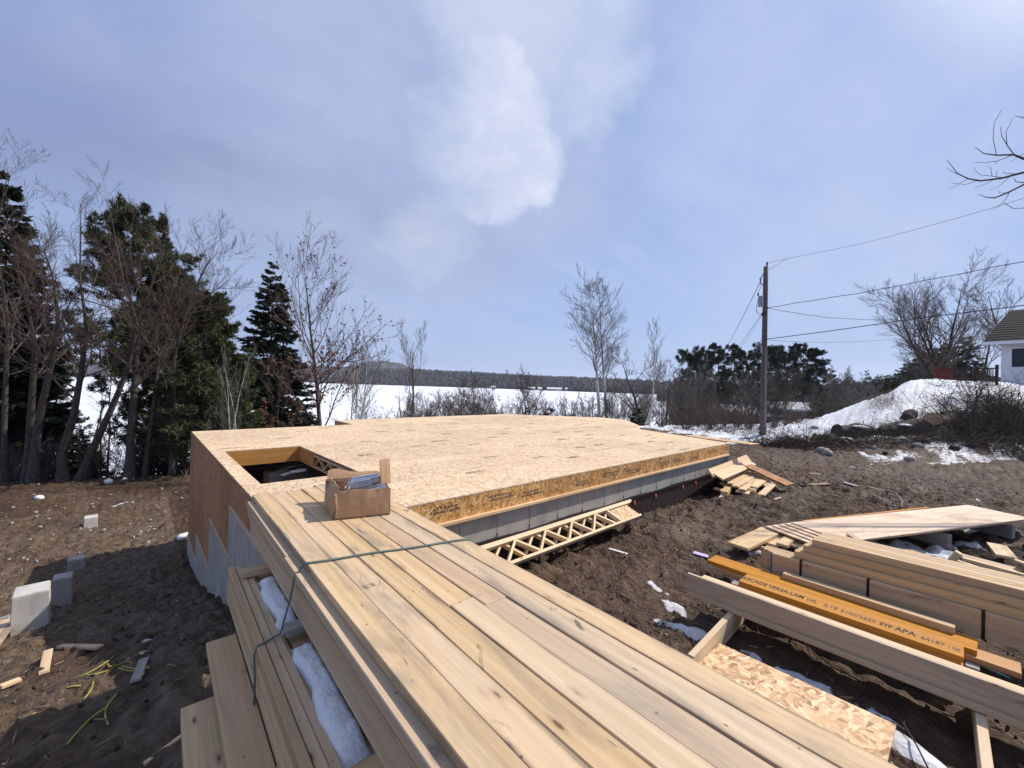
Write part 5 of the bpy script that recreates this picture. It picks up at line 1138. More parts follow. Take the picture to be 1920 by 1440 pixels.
# --- the middle: sapling, oak, birches
bare(441, 655, 17, .035, 100, 'pale many-stemmed sapling behind the platform edge', (M['birch'], M['twig_grey'], M['leaf']), name='sapling', stems=4, spread=.12, per=(10, 6), ratio=(.36, .4), ang=(.5, .6), t0=.2, trop=.16, minr=.006)
bare(604, 500, 27, .17, 107, 'oak with rusty leaves still hanging on its lower branches', name='oak_tree', base_px=607, per=(34, 9, 6), ratio=(.42, .46, .5), ang=(.85, .6, .6), t0=.14, trop=.11, wob=.06, minr=.008, leaves=6500)
bare(520, 700, 26, .07, 102, 'low spray of rusty leaves in front of the pointed spruce', name='oak_tree', per=(12, 6, 4), ratio=(.5, .5, .5), ang=(.9, .7, .6), t0=.15, minr=.007, leaves=2600)
bare(668, 625, 33, .09, 103, 'clump of pale birches between the oak and the small spreading tree', (M['birch'], M['twig_grey'], M['leaf']), name='birch_clump', stems=5, spread=.14, per=(11, 6, 4), ratio=(.32, .45, .5), ang=(.6, .6, .6), t0=.35, minr=.011)
bare(772, 655, 36, .15, 104, 'small spreading bare tree against the far hill', per=(8, 8, 6), ratio=(.6, .5, .5), ang=(.55, .5, .6), t0=.35, trop=.18, minr=.011)
bare(728, 725, 36, .10, 105, 'leaning bare stem below the small spreading tree', base_px=768, per=(5, 5, 4), ratio=(.4, .4, .4), minr=.01)
for i, (px, top, d) in enumerate(((830, 735, 40), (860, 728, 38), (885, 722, 41), (905, 730, 39), (955, 715, 40), (935, 735, 42), (700, 765, 38), (735, 770, 37), (1010, 760, 40), (1040, 745, 39), (1065, 740, 41), (1085, 735, 40), (1105, 742, 38), (980, 742, 44), (800, 760, 40), (760, 765, 39))):
    bare(px, top, d, .05, 120 + i, 'bare shrub on the bank behind the platform', (M['bark'], M['twig'] if i % 2 else M['twig_grey'], M['leaf']), name='shrub', stems=6, spread=.45, per=(8, 6, 4), ratio=(.42, .45, .5), t0=.12, minr=.010, wob=.16)['group'] = 'bare shrubs on the bank'
con(987, 765, 37, .55, 140, 'tiny young pine showing over the platform edge', 'spruce', CON, nb=50, dens=9, r=.03, bl=.22, bw=.06)
con(1030, 762, 37, .7, 141, 'little pine top between the tiny pine and the aspens', 'spruce', CON, nb=50, dens=9, r=.03, bl=.24, bw=.06)
con(1195, 765, 34, .7, 142, 'young dark spruce below the third aspen', 'spruce', CON, nb=60, dens=10, r=.04, bl=.26, bw=.06)
ASP = (M['birch'], M['twig_grey'], M['leaf'])
bare(1126, 532, 36, .17, 150, 'tallest pale aspen of the twin pair', ASP, name='aspen_tree', per=(32, 9, 6), ratio=(.31, .45, .5), ang=(.85, .7, .6), t0=.34, trop=.09, wob=.10, minr=.010)
bare(1140, 540, 36.5, .15, 151, 'shorter pale aspen of the twin pair', ASP, name='aspen_tree', base_px=1137, per=(32, 9, 6), ratio=(.31, .45, .5), ang=(.85, .7, .6), t0=.34, trop=.09, wob=.10, minr=.010)
bare(1218, 622, 36, .10, 152, 'single smaller aspen between the twin pair and the pines', ASP, name='aspen_tree', per=(16, 7, 4), ratio=(.32, .42, .5), ang=(.6, .6, .6), t0=.35, trop=.15, minr=.011)
bare(1165, 672, 40, .22, 153, 'wide spreading bare tree low behind the aspens', base_px=1207, per=(10, 9, 7), ratio=(.6, .5, .5), ang=(.9, .7, .7), t0=.2, trop=.08, wob=.14, minr=.013)
bare(1250, 690, 44, .14, 154, 'bare brown tree between the small aspen and the dark pines', per=(12, 8, 6), ratio=(.5, .5, .5), t0=.2, minr=.013)
# --- pines and brush at the right middle
base_pine = None
PX = [(1295, 668, 62, 3.2), (1345, 654, 70, 2.6), (1375, 657, 72, 2.4), (1400, 665, 74, 2.2), (1435, 660, 70, 2.4), (1475, 655, 72, 2.8), (1505, 653, 73, 2.6), (1530, 660, 72, 2.4), (1320, 672, 80, 2.6), (1455, 668, 84, 2.6)]
for i, (px, top, d, R) in enumerate(PX):
    x, y, z = at_depth(px, d); h = top_h(px, top, d, z)
    if i < 4: o = tree_obj('pine_tree', pine_geo(200 + i, h, R, start=.36 if i else .2, nb=48, sub=8, tufts=4, nd=14, bl=.42, bw=.045, r=.17, up=.5, shape=.7), (x, y, z), i, '', 'tree', PIN3); srcs = globals().setdefault('srcs', []); srcs.append((o, h))
    else: s_, h0_ = srcs[i % 4]; o = copy_tree(s_, (x, y, z), i * 1.1, h / h0_, '')
    o['label'] = ('broad dark pine at the aspen end of the pine row' if i == 0 else 'tall red pine with a bare lower trunk in the dark row'); o['group'] = 'dark pines beyond the yard'
con(1556, 690, 62, 2.4, 230, 'dark spruce closing the mound end of the pine row', nb=170, dens=14, start=.02, bl=.5, bw=.12)
con(1300, 735, 60, 1.5, 231, 'small dark spruce below the pine row', nb=110, dens=10, start=.02, bl=.45, bw=.1)
con(1624, 693, 120, 3.2, 232, 'distant pointed spruce beyond the snow mound', nb=130, dens=10, start=.02, bl=.8, bw=.22)
con(1668, 700, 75, 2.4, 233, 'dark spruce standing behind the snow mound', nb=150, dens=12, start=.02, bl=.55, bw=.13)
_sp = [o for o in bpy.data.objects if o.name.startswith('spruce_tree') and o.parent is None and 'behind the snow mound' in o['label']][0]
for k, (px, d, sc) in enumerate(((1580, 100, 1.2), (1592, 92, 1.3), (1612, 105, 1.2), (1645, 110, 1.5), (1655, 98, 1.3), (1685, 100, 1.5), (1700, 95, 1.6), (1712, 90, 1.5), (1725, 88, 1.7), (1738, 96, 1.7), (1745, 92, 1.8), (1775, 90, 1.6), (1810, 86, 1.7), (1715, 105, 1.9), (1755, 104, 1.9), (1630, 120, 1.6))):
    x, y, z = at_depth(px, d); copy_tree(_sp, (x, y, z), k * 1.3, sc, 'dark spruce in the belt of forest behind the mound')['group'] = 'spruces behind the mound'
for i, (px, top, d) in enumerate(((1270, 735, 45), (1300, 745, 46), (1325, 740, 44), (1350, 742, 47), (1375, 745, 45), (1400, 735, 48), (1340, 760, 40), (1300, 765, 38), (1265, 770, 37), (1420, 745, 46), (1385, 765, 38), (1460, 750, 50), (1490, 752, 52), (1520, 748, 50), (1550, 760, 46), (1410, 775, 36), (1580, 745, 55), (1330, 700, 66), (1365, 705, 64), (1415, 700, 66), (1450, 705, 62), (1500, 712, 64), (1540, 705, 62), (1285, 700, 60))):
    bare(px, top, d, .06, 240 + i, ('reddish brown brush in front of the dark pines' if i < 17 else 'brown bare thicket tree among the dark pines'), (M['bark'], M['twig'], M['leaf']), name='shrub' if i < 17 else 'bare_tree', stems=7 if i < 17 else 3, spread=.35, per=(8, 6, 5), ratio=(.36, .45, .5), t0=.12, minr=.014, wob=.15)['group'] = 'brush before the pines'
for i, (px, top, d) in enumerate(((1285, 775, 25), (1310, 768, 27), (1335, 772, 25), (1360, 765, 28), (1385, 770, 26), (1408, 778, 25), (1450, 782, 27), (1475, 778, 29), (1500, 775, 31), (1530, 780, 28), (1555, 772, 32), (1240, 782, 27), (1345, 755, 33), (1480, 760, 36))):
    bare(px, top, d, .03, 600 + i, 'low reddish brush on the bank behind the platform corner', (M['bark'], M['redtwig'] if i % 2 else M['twig'], M['leaf']), name='shrub', stems=8, spread=.4, per=(9, 6), ratio=(.42, .45), t0=.1, minr=.007, wob=.15)['group'] = 'brush behind the platform corner'
brush_spots = [(1300, 812, 24, 1.2, 120), (1360, 815, 24, 1.2, 140), (1400, 822, 22, .9, 120), (1330, 805, 28, 1.5, 120), (1480, 822, 24, 1.2, 120), (1530, 812, 26, 1.3, 110)]
thick = [bare(1240 + 40 * k, 700, 52, .06, 700 + k, '', (M['bark'], M['twig_dark'] if k % 2 else M['twig_grey'], M['leaf']), stems=3, spread=.22, per=(14, 7, 5), ratio=(.36, .45, .5), t0=.12, minr=.016, wob=.13, trop=.1) for k in range(4)]
for k, o in enumerate(thick): tag(o, 'brown leafless tree in the thicket behind the platform', 'tree', 'bare thicket trees behind the platform')
rt_ = random.Random(3)
for k in range(40):
    px = rt_.uniform(1165, 1600) if k < 30 else rt_.uniform(1570, 1760); d = rt_.uniform(42, 70) if k < 30 else rt_.uniform(70, 110)
    x, y, z = at_depth(px, d); copy_tree(thick[k % 4], (x, y, z), rt_.uniform(0, 6), rt_.uniform(.62, 1.0) * (1 if k < 30 else 1.35), 'brown leafless tree in the thicket behind the platform')
shr = [bare(840 + 30 * k, 735, 40, .05, 720 + k, '', (M['bark'], M['twig'] if k % 2 else M['twig_grey'], M['leaf']), name='shrub', stems=7, spread=.4, per=(9, 7, 5), ratio=(.42, .45, .5), t0=.1, minr=.010, wob=.16) for k in range(3)]
for k, o in enumerate(shr): tag(o, 'bare shrub on the bank behind the platform', 'tree', 'bare shrubs on the bank')
for k in range(18):
    px = rt_.uniform(690, 1260); x, y, z = at_depth(px, rt_.uniform(32, 44)); copy_tree(shr[k % 3], (x, y, z), rt_.uniform(0, 6), rt_.uniform(.55, 1.1), 'bare shrub on the bank behind the platform')
for k in range(10):
    px = rt_.uniform(10, 430); x, y, z = at_depth(px, rt_.uniform(19, 30)); copy_tree(shr[k % 3], (x, y, z), rt_.uniform(0, 6), rt_.uniform(.6, .9), 'bare shrub on the slope behind the trunks on the spoil crest')['group'] = 'shrubs behind the trunks on the spoil crest'
# --- right: trees by the white house and behind the mound
bare(1762, 530, 34, .15, 300, 'big rounded bare tree behind the red railing', per=(16, 11, 9), ratio=(.62, .45, .45), ang=(.75, .6, .7), t0=.06, trop=.05, wob=.08, minr=.009, stems=4, spread=.24, br0=.5)
bare(1905, 545, 40, .2, 301, 'bare tree behind the white house', per=(14, 8, 6), ratio=(.5, .5, .5), ang=(.8, .7, .6), t0=.3, minr=.014)
bare(1840, 600, 44, .16, 302, 'lower bare tree between the rounded one and the house', per=(14, 8, 6), ratio=(.5, .5, .5), ang=(.8, .7, .6), t0=.2, minr=.014)
# tree just outside the picture on the right, whose twigs reach in
tp_ = np.array(PD(2420, 800, 8.5)); tz = gz(tp_[0], tp_[1]) - .1
rt = empty('bare_tree', (tp_[0], tp_[1], tz)); tag(rt, 'bare maple at the yard edge whose upturned twigs hang over the wires', 'tree')
g_ = bare_geo(310, 10.5, .22, per=(16, 8, 5), ratio=(.38, .5, .5), ang=(.9, .7, .7), t0=.32, trop=.10, minr=.006)
obj('trunk', mesh_np('trunk', *g_[0], True), M['bark'], rt); obj('crown', mesh_np('crown', *g_[1], True), M['twig'], rt)
mb = MB()
def limb(pxs, r0, r1, dep=8.5):
    q = np.array([PD(a, b_, dep + dd) for a, b_, dd in [(p + (0,))[:3] for p in pxs]]) - np.array([tp_[0], tp_[1], tz]); mb.tube(q, np.linspace(r0, r1, len(q)) * .72, 5)
limb([(2400, 470), (2150, 360), (2050, 330), (1920, 298), (1900, 290), (1868, 291), (1845, 288), (1828, 276)], .05, .006); limb([(1868, 290), (1862, 260), (1864, 230), (1879, 205)], .009, .005)
limb([(1902, 291), (1890, 275), (1878, 255), (1876, 238)], .014, .005); limb([(1888, 272), (1886, 248), (1899, 221)], .009, .005); limb([(1900, 290), (1870, 302), (1845, 305), (1827, 304)], .010, .005); limb([(1872, 301), (1865, 308)], .006, .004)
limb([(2400, 500), (2180, 400), (2040, 340), (1920, 323), (1878, 334), (1838, 339), (1815, 335), (1795, 325), (1775, 299)], .05, .006); limb([(1800, 328), (1785, 322), (1776, 315)], .008, .004); limb([(1835, 338), (1810, 346), (1783, 343)], .008, .004); limb([(1865, 336), (1845, 346), (1826, 352)], .008, .004)
limb([(1892, 332), (1875, 348), (1856, 357)], .008, .004); limb([(1880, 333), (1858, 330), (1838, 328), (1825, 315)], .009, .004); limb([(1860, 330), (1857, 313), (1850, 313)], .007, .004); limb([(1868, 333), (1869, 320)], .006, .004); limb([(1815, 335), (1790, 350), (1780, 355)], .007, .004)
limb([(2400, 540), (2180, 430), (2050, 380), (1920, 346), (1890, 361), (1865, 371), (1850, 370), (1833, 364)], .05, .005); limb([(1892, 362), (1885, 375), (1870, 389), (1856, 395)], .008, .004); limb([(1890, 361), (1875, 362), (1871, 357)], .007, .004); limb([(1882, 380), (1900, 391), (1920, 390), (1990, 392)], .008, .010); limb([(2050, 380), (1930, 343), (1905, 341), (1901, 333)], .02, .005)
limb([(2400, 430), (2100, 300), (1960, 225), (1920, 221), (1902, 217)], .03, .005); limb([(1990, 318), (1930, 322), (1905, 326), (1884, 325), (1881, 321)], .016, .004); limb([(1960, 305), (1930, 285), (1915, 290), (1895, 303)], .012, .004)
mb.build('overhanging_twigs', M['twig'], rt)

# ------------------------------------------------------------------ utility pole and wires
dep = 20.8; pb = PD(1430, 822, dep); pt = PD(1436, 500, dep); pz = gz(pb[0], pb[1])
up_ = empty('utility_pole', (pb[0], pb[1], pz - .1)); tag(up_, 'tall grey wooden utility pole with a small transformer', 'utility pole'); ob = np.array([pb[0], pb[1], pz - .1])
mb = MB(); mb.tube([(0, 0, 0)] + [tuple((pt - ob) * f + np.array([0, 0, 0]) * (1 - f)) for f in np.linspace(.1, 1, 8)], np.linspace(.155, .105, 9), 12); mb.build('pole', M['pole'], up_, True)
def rel(px, py, dd=0.0): return PD(px, py, dep + dd) - ob
mb = MB(); mb.tube([rel(1426.5, 556, -.1), rel(1426.5, 575, -.1)], .125, 12); mb.tube([rel(1426.5, 555, -.1), rel(1426.5, 556, -.1)], [.09, .128], 12); tk = mb.build('transformer', M['tank'], up_)
mb = MB(); mb.tube([rel(1421.5, 555, -.1), rel(1421.5, 549, -.1)], [.035, .03], 8); mb.build('bushing', M['wire'], tk)
mb = MB(); mb.tube([rel(1438, 499), rel(1438.3, 494)], [.03, .05], 8); mb.tube([rel(1438.3, 494), rel(1438.5, 491.5)], [.05, .03], 8); mb.build('insulator', M['wire'], up_)
mb = MB(); mb.bar(rel(1432, 513), rel(1426, 521), .03, .03); mb.tube([rel(1425, 521), rel(1427, 533), rel(1431, 533)], .022, 6); mb.build('cutout_switch', M['wire'], up_)
mb = MB(); mb.tube([rel(1422, 558), rel(1419, 572), rel(1418, 582), rel(1422, 589), rel(1428, 588)], .012, 5); mb.tube([rel(1429, 532), rel(1424, 545), rel(1421.5, 549)], .010, 5); mb.build('drop_lead', M['wire'], up_)
mb = MB(); mb.bar(rel(1431, 585, -.12), rel(1429, 592, -.12), .06, .06); mb.bar(rel(1441, 577, -.1), rel(1437, 577, -.1), .05, .05); mb.build('bracket', M['wire'], up_)
mb = MB(); mb.tube([rel(1427.5, 648, -.14), rel(1428, 662, -.14)], .05, 8); mb.build('meter_can', M['tank'], up_)
mb = MB(); mb.tube([rel(1435.2, 655, -.17), rel(1434.5, 800, -.17)], .014, 5); mb.build('ground_wire', M['tank'], up_)
def wire(pxs, r, label, group='utility wires', wob=0.0):
    q = np.array([PD(a, b_, d_) for a, b_, d_ in pxs]); tt = np.linspace(0, len(q) - 1, (len(q) - 1) * 6 + 1); out = []
    for t_ in tt:
        i = min(int(t_), len(q) - 2); f = t_ - i; p0 = q[max(i - 1, 0)]; p1 = q[i]; p2 = q[i + 1]; p3 = q[min(i + 2, len(q) - 1)]
        p = 0.5 * (2 * p1 + (p2 - p0) * f + (2 * p0 - 5 * p1 + 4 * p2 - p3) * f * f + (3 * p1 - p0 - 3 * p2 + p3) * f ** 3); out.append(p + np.array([0, 0, wob * math.sin(t_ * 9)]))
    mb = MB(); mb.tube(out, r, 5); tag(mb.build('utility_wire', M['wire']), label, 'wire', group)
wire([(1438.5, 493, 20.8), (1475, 485, 20), (1600, 460, 18), (1740, 424, 16), (1866, 388, 14.5), (1990, 350, 13)], .007, 'thin top wire rising from the pole tip to the overhanging twigs')
wire([(1438, 508, 20.8), (1475, 485, 20)], .008, 'short slack jumper under the pole tip')
wire([(1440, 577.5, 20.8), (1500, 567, 19.5), (1620, 548, 18), (1740, 525, 16.5), (1920, 490, 14.5), (2000, 473, 14)], .014, 'twisted service cable rising from the pole bracket over the white house', wob=.012)
wire([(1440, 578, 20.8), (1500, 588, 22), (1560, 596, 24), (1660, 600, 27), (1790, 602, 31), (1900, 596, 36)], .016, 'sagging twisted cable from the pole towards the white house', wob=.012)
wire([(1437, 636, 20.8), (1560, 620, 19), (1700, 600, 17.5), (1860, 580, 16), (2000, 562, 15)], .018, 'thick communications cable from mid pole passing before the rounded bare tree')
wire([(1437, 637, 20.8), (1500, 641, 22), (1570, 641.5, 24), (1650, 638, 27), (1780, 625, 32)], .010, 'faint low wire from mid pole towards the houses')
wire([(1429, 520, 20.8), (1400, 580, 26), (1355, 665, 45), (1335, 700, 70)], .016, 'steep wire from the pole top down behind the pines')
wire([(1429, 587, 20.8), (1405, 622, 26), (1383, 655, 40), (1360, 690, 70)], .012, 'middle wire slanting behind the pines')
wire([(1429, 591, 20.8), (1408, 625, 27), (1388, 655, 42), (1365, 690, 72)], .008, 'faint wire just beside the middle slanting one')
wire([(1428, 637, 20.8), (1406, 664, 27), (1380, 690, 50)], .013, 'thin low cable slanting down behind the pines')
wire([(1428, 650, 20.8), (1412, 667, 25), (1390, 690, 40)], .016, 'lowest thick cable slanting down behind the pines')

# ------------------------------------------------------------------ white house with red railing
dh = 27.0; hb = PD(1876, 720, dh); fx = Vector(RM[:, 0]); fx.z = 0; fx.normalize(); fw_ = Vector(RM[:, 2]); fw_.z = 0; fw_.normalize()
fx = Vector((-0.22, -1, 0)).normalized(); fw_ = Vector((-fx.y, fx.x, 0))
wh = empty('white_house'); hm = Matrix.Identity(4)
for i in range(3): hm[i][0] = fx[i]; hm[i][1] = fw_[i]; hm[i][2] = (0, 0, 1)[i]; hm[i][3] = (hb[0], hb[1], 2.6)[i]
wh.matrix_basis = hm; tag(wh, 'white sided house with a dark shingle roof on the snow mound', 'house')
zE = PD(1876, 641, dh)[2] - 2.6; zR = PD(1862, 587, dh + 3)[2] - 2.6
mb = MB(); mb.box((0.02, 0.02, 0), (8, 7, zE)); mb.build('wall', M['siding'], wh)
for k in range(int(zE / .16)): 
    mb = MB(); mb.add([(0, 0.0, k * .16), (8, 0.0, k * .16), (8, 0.018, k * .16 + .157), (0, .018, k * .16 + .157), (0, .03, k * .16), (8, .03, k * .16)], [(0, 1, 2, 3), (0, 4, 5, 1)]); mb.build('siding_board', M['siding'], wh)
mb = MB(); v_ = [(-.75, -.5, zE - .02), (9, -.5, zE - .02), (9, 3.5, zR), (-.25, 3.5, zR), (-.75, 7.5, zE - .02), (9, 7.5, zE - .02)]
mb.add(v_ + [(p[0], p[1], p[2] - .16) for p in v_], [(0, 1, 2, 3), (3, 2, 5, 4), (6, 9, 8, 7), (9, 10, 11, 8), (0, 6, 7, 1), (0, 3, 9, 6), (3, 4, 10, 9)]); rf = mb.build('roof', M['shingle'], wh)
for k in range(14):
    f0 = k / 14; mb = MB(); ya = -.5 + 4 * f0; za = zE - .02 + (zR - zE) * f0; yb = ya + .3; zb = za + (zR - zE) / 14 * 1.02; xl_ = -.75 + .5 * f0
    mb.add([(xl_, ya - .01, za + .004), (9, ya - .01, za + .004), (9, yb, zb + .002), (xl_ + .02, yb, zb + .002), (xl_, ya - .012, za + .022), (9, ya - .012, za + .022)], [(4, 5, 2, 3), (0, 1, 5, 4)]); mb.build('shingle_course', M['shingle'], rf)
mb = MB(); mb.box((-.78, -.54, zE - .2), (9, -.505, zE + .0)); mb.build('fascia', M['trim'], wh)
wx0 = (1889 - 1876) / F * dh; wx1 = wx0 + 1.9; wz1 = PD(1890, 655, dh)[2] - 2.6; wz0 = PD(1890, 689, dh)[2] - 2.6
wn_ = MB(); 
for (a, b_) in (((wx0 - .09, -.03, wz0 - .09), (wx1 + .09, .03, wz0)), ((wx0 - .09, -.03, wz1), (wx1 + .09, .03, wz1 + .09)), ((wx0 - .09, -.03, wz0), (wx0, .03, wz1)), ((wx1, -.03, wz0), (wx1 + .09, .03, wz1)), ((wx0 + .88, -.025, wz0), (wx0 + 1.0, .02, wz1))): wn_.box(a, b_)
wo_ = wn_.build('window', M['trim'], wh)
for a in (wx0, wx0 + 1.0): mb = MB(); mb.box((a, -.012, wz0), (a + .88, -.006, wz1)); mb.build('pane', M['glass'], wo_)
# red deck railing left of the house
rl = empty('deck_railing'); rm_ = hm.copy(); q = PD(1752, 728, 25.5)
for i in range(3): rm_[i][3] = (q[0], q[1], q[2] - .25)[i]
rl.matrix_basis = rm_; tag(rl, 'red stained deck with a boarded railing beside the white house', 'railing')
sp = 25.5 / F; L1 = 40 / 46; L2 = 117 / 46; hh = 38 * sp + .25
for k in range(9): mb = MB(); a = k * L1 / 9; mb.box((a + .008, -.02, .35), (a + L1 / 9 - .008, .02, hh - .1)); mb.build('railing_board', M['red'], rl)
mb = MB(); mb.box((-.05, -.06, hh - .1), (L1, .06, hh - .04)); mb.box((L1, -.05, hh - .12), (L2, .05, hh - .05)); mb.box((L1, -.04, hh * .62), (L2, .04, hh * .62 + .06)); mb.build('rail', M['darkwood'], rl)
for a in (0, L1, L1 + (L2 - L1) * .5, L2): mb = MB(); mb.box((a - .06, -.07, 0), (a + .06, .05, hh + .12)); mb.build('post', M['darkwood'] if a else M['red'], rl)
mb = MB(); mb.box((-.05, -.03, -.2), (L2, 2.5, .32)); mb.build('deck_platform', M['red'], rl)
for k in range(22): mb = MB(); a = L1 + .1 + k * (L2 - L1 - .2) / 22; mb.box((a, -.015, .3), (a + .03, .015, hh - .1)); mb.build('baluster', M['darkwood'], rl)

# ------------------------------------------------------------------ logs, brush and boulders on the mound
def log(px0, py0, d0, px1, py1, d1, r, lab, ends=(0, 0)):
    a = PD(px0, py0, d0); b_ = PD(px1, py1, d1); 
    ra = empty('log', a); tag(ra, lab, 'log', 'felled logs on the mound'); L = b_ - a; n = 13; pts = [L * f + np.array([0, 0, r * .2 * math.sin(7 * f + px0)]) for f in np.linspace(0, 1, n)]
    rd = [r * (1 + .12 * math.sin(9 * f + px1) + .1 * math.sin(23 * f + px0)) for f in np.linspace(0, 1, n)]
    mb = MB(); mb.tube(pts, rd, 12, False); mb.build('bark', M['bark'], ra, True)
    for (p, q_, s_, e_) in ((pts[0], pts[1], rd[0], ends[0]), (pts[-1], pts[-2], rd[-1], ends[1])):
        mb = MB(); d = (p - q_) / np.linalg.norm(p - q_); mb.tube([p - d * .02, p + d * .01], s_ * .93, 12); mb.build('cut_end', M['cutend'] if e_ else M['brush'], ra)
    return ra
log(1749, 791, 18.2, 1800, 782, 20.5, .33, 'thick log with a pale round cut end facing the yard', (1, 0))
log(1568, 806, 18.6, 1650, 815, 18.8, .34, 'long dark log lying across the foot of the mound')
log(1650, 815, 18.5, 1740, 800, 18.6, .42, 'dark log in front of the pale cut end')
log(1562, 818, 18, 1548, 826, 17.2, .16, 'short log with a fresh pink end at the brush edge', (1, 1))
log(1528, 822, 18, 1540, 820, 18.6, .12, 'small log butt in the brush', (1, 0))
log(1700, 785, 19.5, 1712, 776, 20.5, .26, 'upright stump behind the dark logs')
log(1740, 840, 17, 1690, 835, 17.5, .30, 'dark log half buried in snow at the mound foot')
log(1760, 815, 18, 1755, 838, 17.2, .34, 'short dark log end under the pale cut end')
log(1755, 765, 21, 1790, 752, 22, .10, 'thin brown pole lying on the upper snow')
log(1790, 845, 16.8, 1755, 850, 16.6, .24, 'boulder-like brown log at the snow edge')
for k, (px, py, d, sx, lab) in enumerate(((1612, 800, 18.3, .30, 'snow crust on the long dark log'), (1697, 797, 18.2, .28, 'snow crust on the dark log before the pale cut end'), (1735, 826, 17.2, .22, 'snow crust beside the short dark log end'), (1585, 822, 17.2, .26, 'snow crust next to the pink ended log'))):
    p = PD(px, py, d); rock('snow_crust', (p[0], p[1], p[2]), sx, M['snow'], lab, 'snow', 'snow crusts on the logs', .22)
mb = MB(); a = PD(1577, 818, 16.8); b_ = PD(1600, 840, 16.3); mb.tube([a, b_], .025, 6); tag(mb.build('pole_stick', M['truss']), 'thin pale pole leaning on the brush', 'stick')
for (px, py, d, r, lab) in ((1691, 828, 17, .30, 'grey boulder among the dark logs'), (1548, 873, 14.4, .22, 'brown boulder at the snow edge'), (1630, 856, 15.8, .25, 'dark boulder in the snow strip'), (1720, 850, 16.2, .2, 'small boulder under the half buried log'), (1590, 826, 17.4, .26, 'snow dusted boulder between the pink ended log and the dark log')):
    p = PD(px, py, d); rock('boulder', (p[0], p[1], max(gz(p[0], p[1]) + r * .15, p[2] - r * .2)), r, M['stone'], lab, 'boulder', 'boulders on the mound')
rk = random.Random(9)
for k in range(34):
    px = rk.uniform(1490, 1915); py = rk.uniform(822, 866) if k < 22 else rk.uniform(790, 830); p = gp(px, py); r = rk.uniform(.08, .22)
    rock('rubble_stone', (p[0], p[1], p[2] + r * .2), r, M['stone'] if k % 3 == 0 else M['clod'], 'dirt covered stone in the snow at the foot of the mound', 'stone', 'stones at the mound foot')
def brush(name, spots, seed, label, mt, L=(0.5, 1.6), r=.011, up=.5):
    """tangled dead branches: each spot (px, py, depth, spread, count)"""
    rg = np.random.RandomState(seed); P_ = []; Q_ = []
    for (px, py, d, sp_, n) in spots:
        c = PD(px, py, d); x = c[0] + rg.normal(size=n) * sp_; y = c[1] + rg.normal(size=n) * sp_; z = ground(x, y) + np.abs(rg.normal(size=n)) * sp_ * .22
        dr = rg.normal(size=(n, 3)); dr[:, 2] = np.abs(dr[:, 2]) * up; ln = rg.uniform(L[0], L[1], n); rad = r * rg.uniform(.5, 1.8, n)
        p, q = level(rg, np.stack([x, y, z], 1), dr, ln, rad, 4, .22, -.02, .35); P_.append(p); Q_.append(q); b_, d2, l2, r2 = spawn(rg, p, q, ln, 3, .2, .8, .5, .6); p2, q2 = level(rg, b_, d2, l2, np.maximum(r2, .005), 4, .2, .0, .4); P_.append(p2); Q_.append(q2)
    v_, f = tubes(np.concatenate(P_), np.concatenate(Q_), 3); tag(obj(name, mesh_np(name, v_, f), mt), label, 'brush', kind='stuff')
brush('brush_pile', [(1470, 840, 16.5, .6, 170), (1500, 842, 16.4, .6, 170), (1530, 840, 16.8, .5, 130), (1445, 834, 17.5, .5, 100), (1520, 855, 15.3, .4, 80)], 1, 'tangle of dead branches at the foot of the utility pole', M['brush'], (.4, 1.1), .009, .35)
brush('brush_pile', brush_spots, 9, 'low tangle of dead stems behind the platform corner', M['brush'], (.4, 1.2), .009, .6)
brush('brush_pile', [(1600, 842, 16.5, .7, 90), (1660, 834, 16.6, .7, 110), (1720, 826, 17, .7, 120), (1780, 816, 17.2, .7, 140), (1700, 800, 18.5, .6, 60), (1640, 815, 18, .7, 70), (1800, 795, 18.3, .7, 120), (1570, 838, 16.5, .6, 90)], 2, 'dead branches strewn over the logs on the mound', M['brush'], (.4, 1.1), .009, .35)
brush('brush_pile', [(1850, 800, 18.0, .8, 300), (1900, 790, 18.0, .9, 340), (1890, 765, 20, .8, 300), (1935, 770, 19.5, 1.0, 260), (1830, 820, 17, .7, 130), (1900, 835, 16, .8, 120), (1870, 780, 19, .7, 240)], 3, 'tall dark heap of brush below the white house', M['brush'], (.5, 1.5), .012, .5)
brush('brush_pile', [(1840, 735, 22.5, .9, 50), (1790, 740, 22, .8, 30), (1740, 755, 20.5, .8, 16)], 4, 'upright dead stalks below the red railing', M['brush'], (.6, 1.3), .010, 2.0)
for i, (px, top, d) in enumerate(((1770, 735, 19.5), (1810, 715, 19), (1850, 690, 18.5), (1885, 690, 18), (1715, 760, 18.5), (1830, 700, 21))):
    bare(px, top, d, .03, 400 + i, 'bare sapling sprouting from the brush on the mound', name='sapling', stems=3, spread=.4, per=(6, 4), ratio=(.4, .4), t0=.2, minr=.006)['group'] = 'saplings on the mound'
p = PD(1660, 765, 21.5); 
rg = np.random.RandomState(77); n = 500; x = p[0] + rg.normal(size=n) * .7; y = p[1] + rg.normal(size=n) * .35; c = np.stack([x, y, ground(x, y)], 1); tag(obj('grass_tuft', mesh_np('grass_tuft', *blades(rg, c, unit(rg.normal(size=(n, 3)) * .7 + [0, 0, .8]), .35, .015)), M['deadgrass']), 'matted dead grass showing through the mound snow', 'grass', kind='stuff')

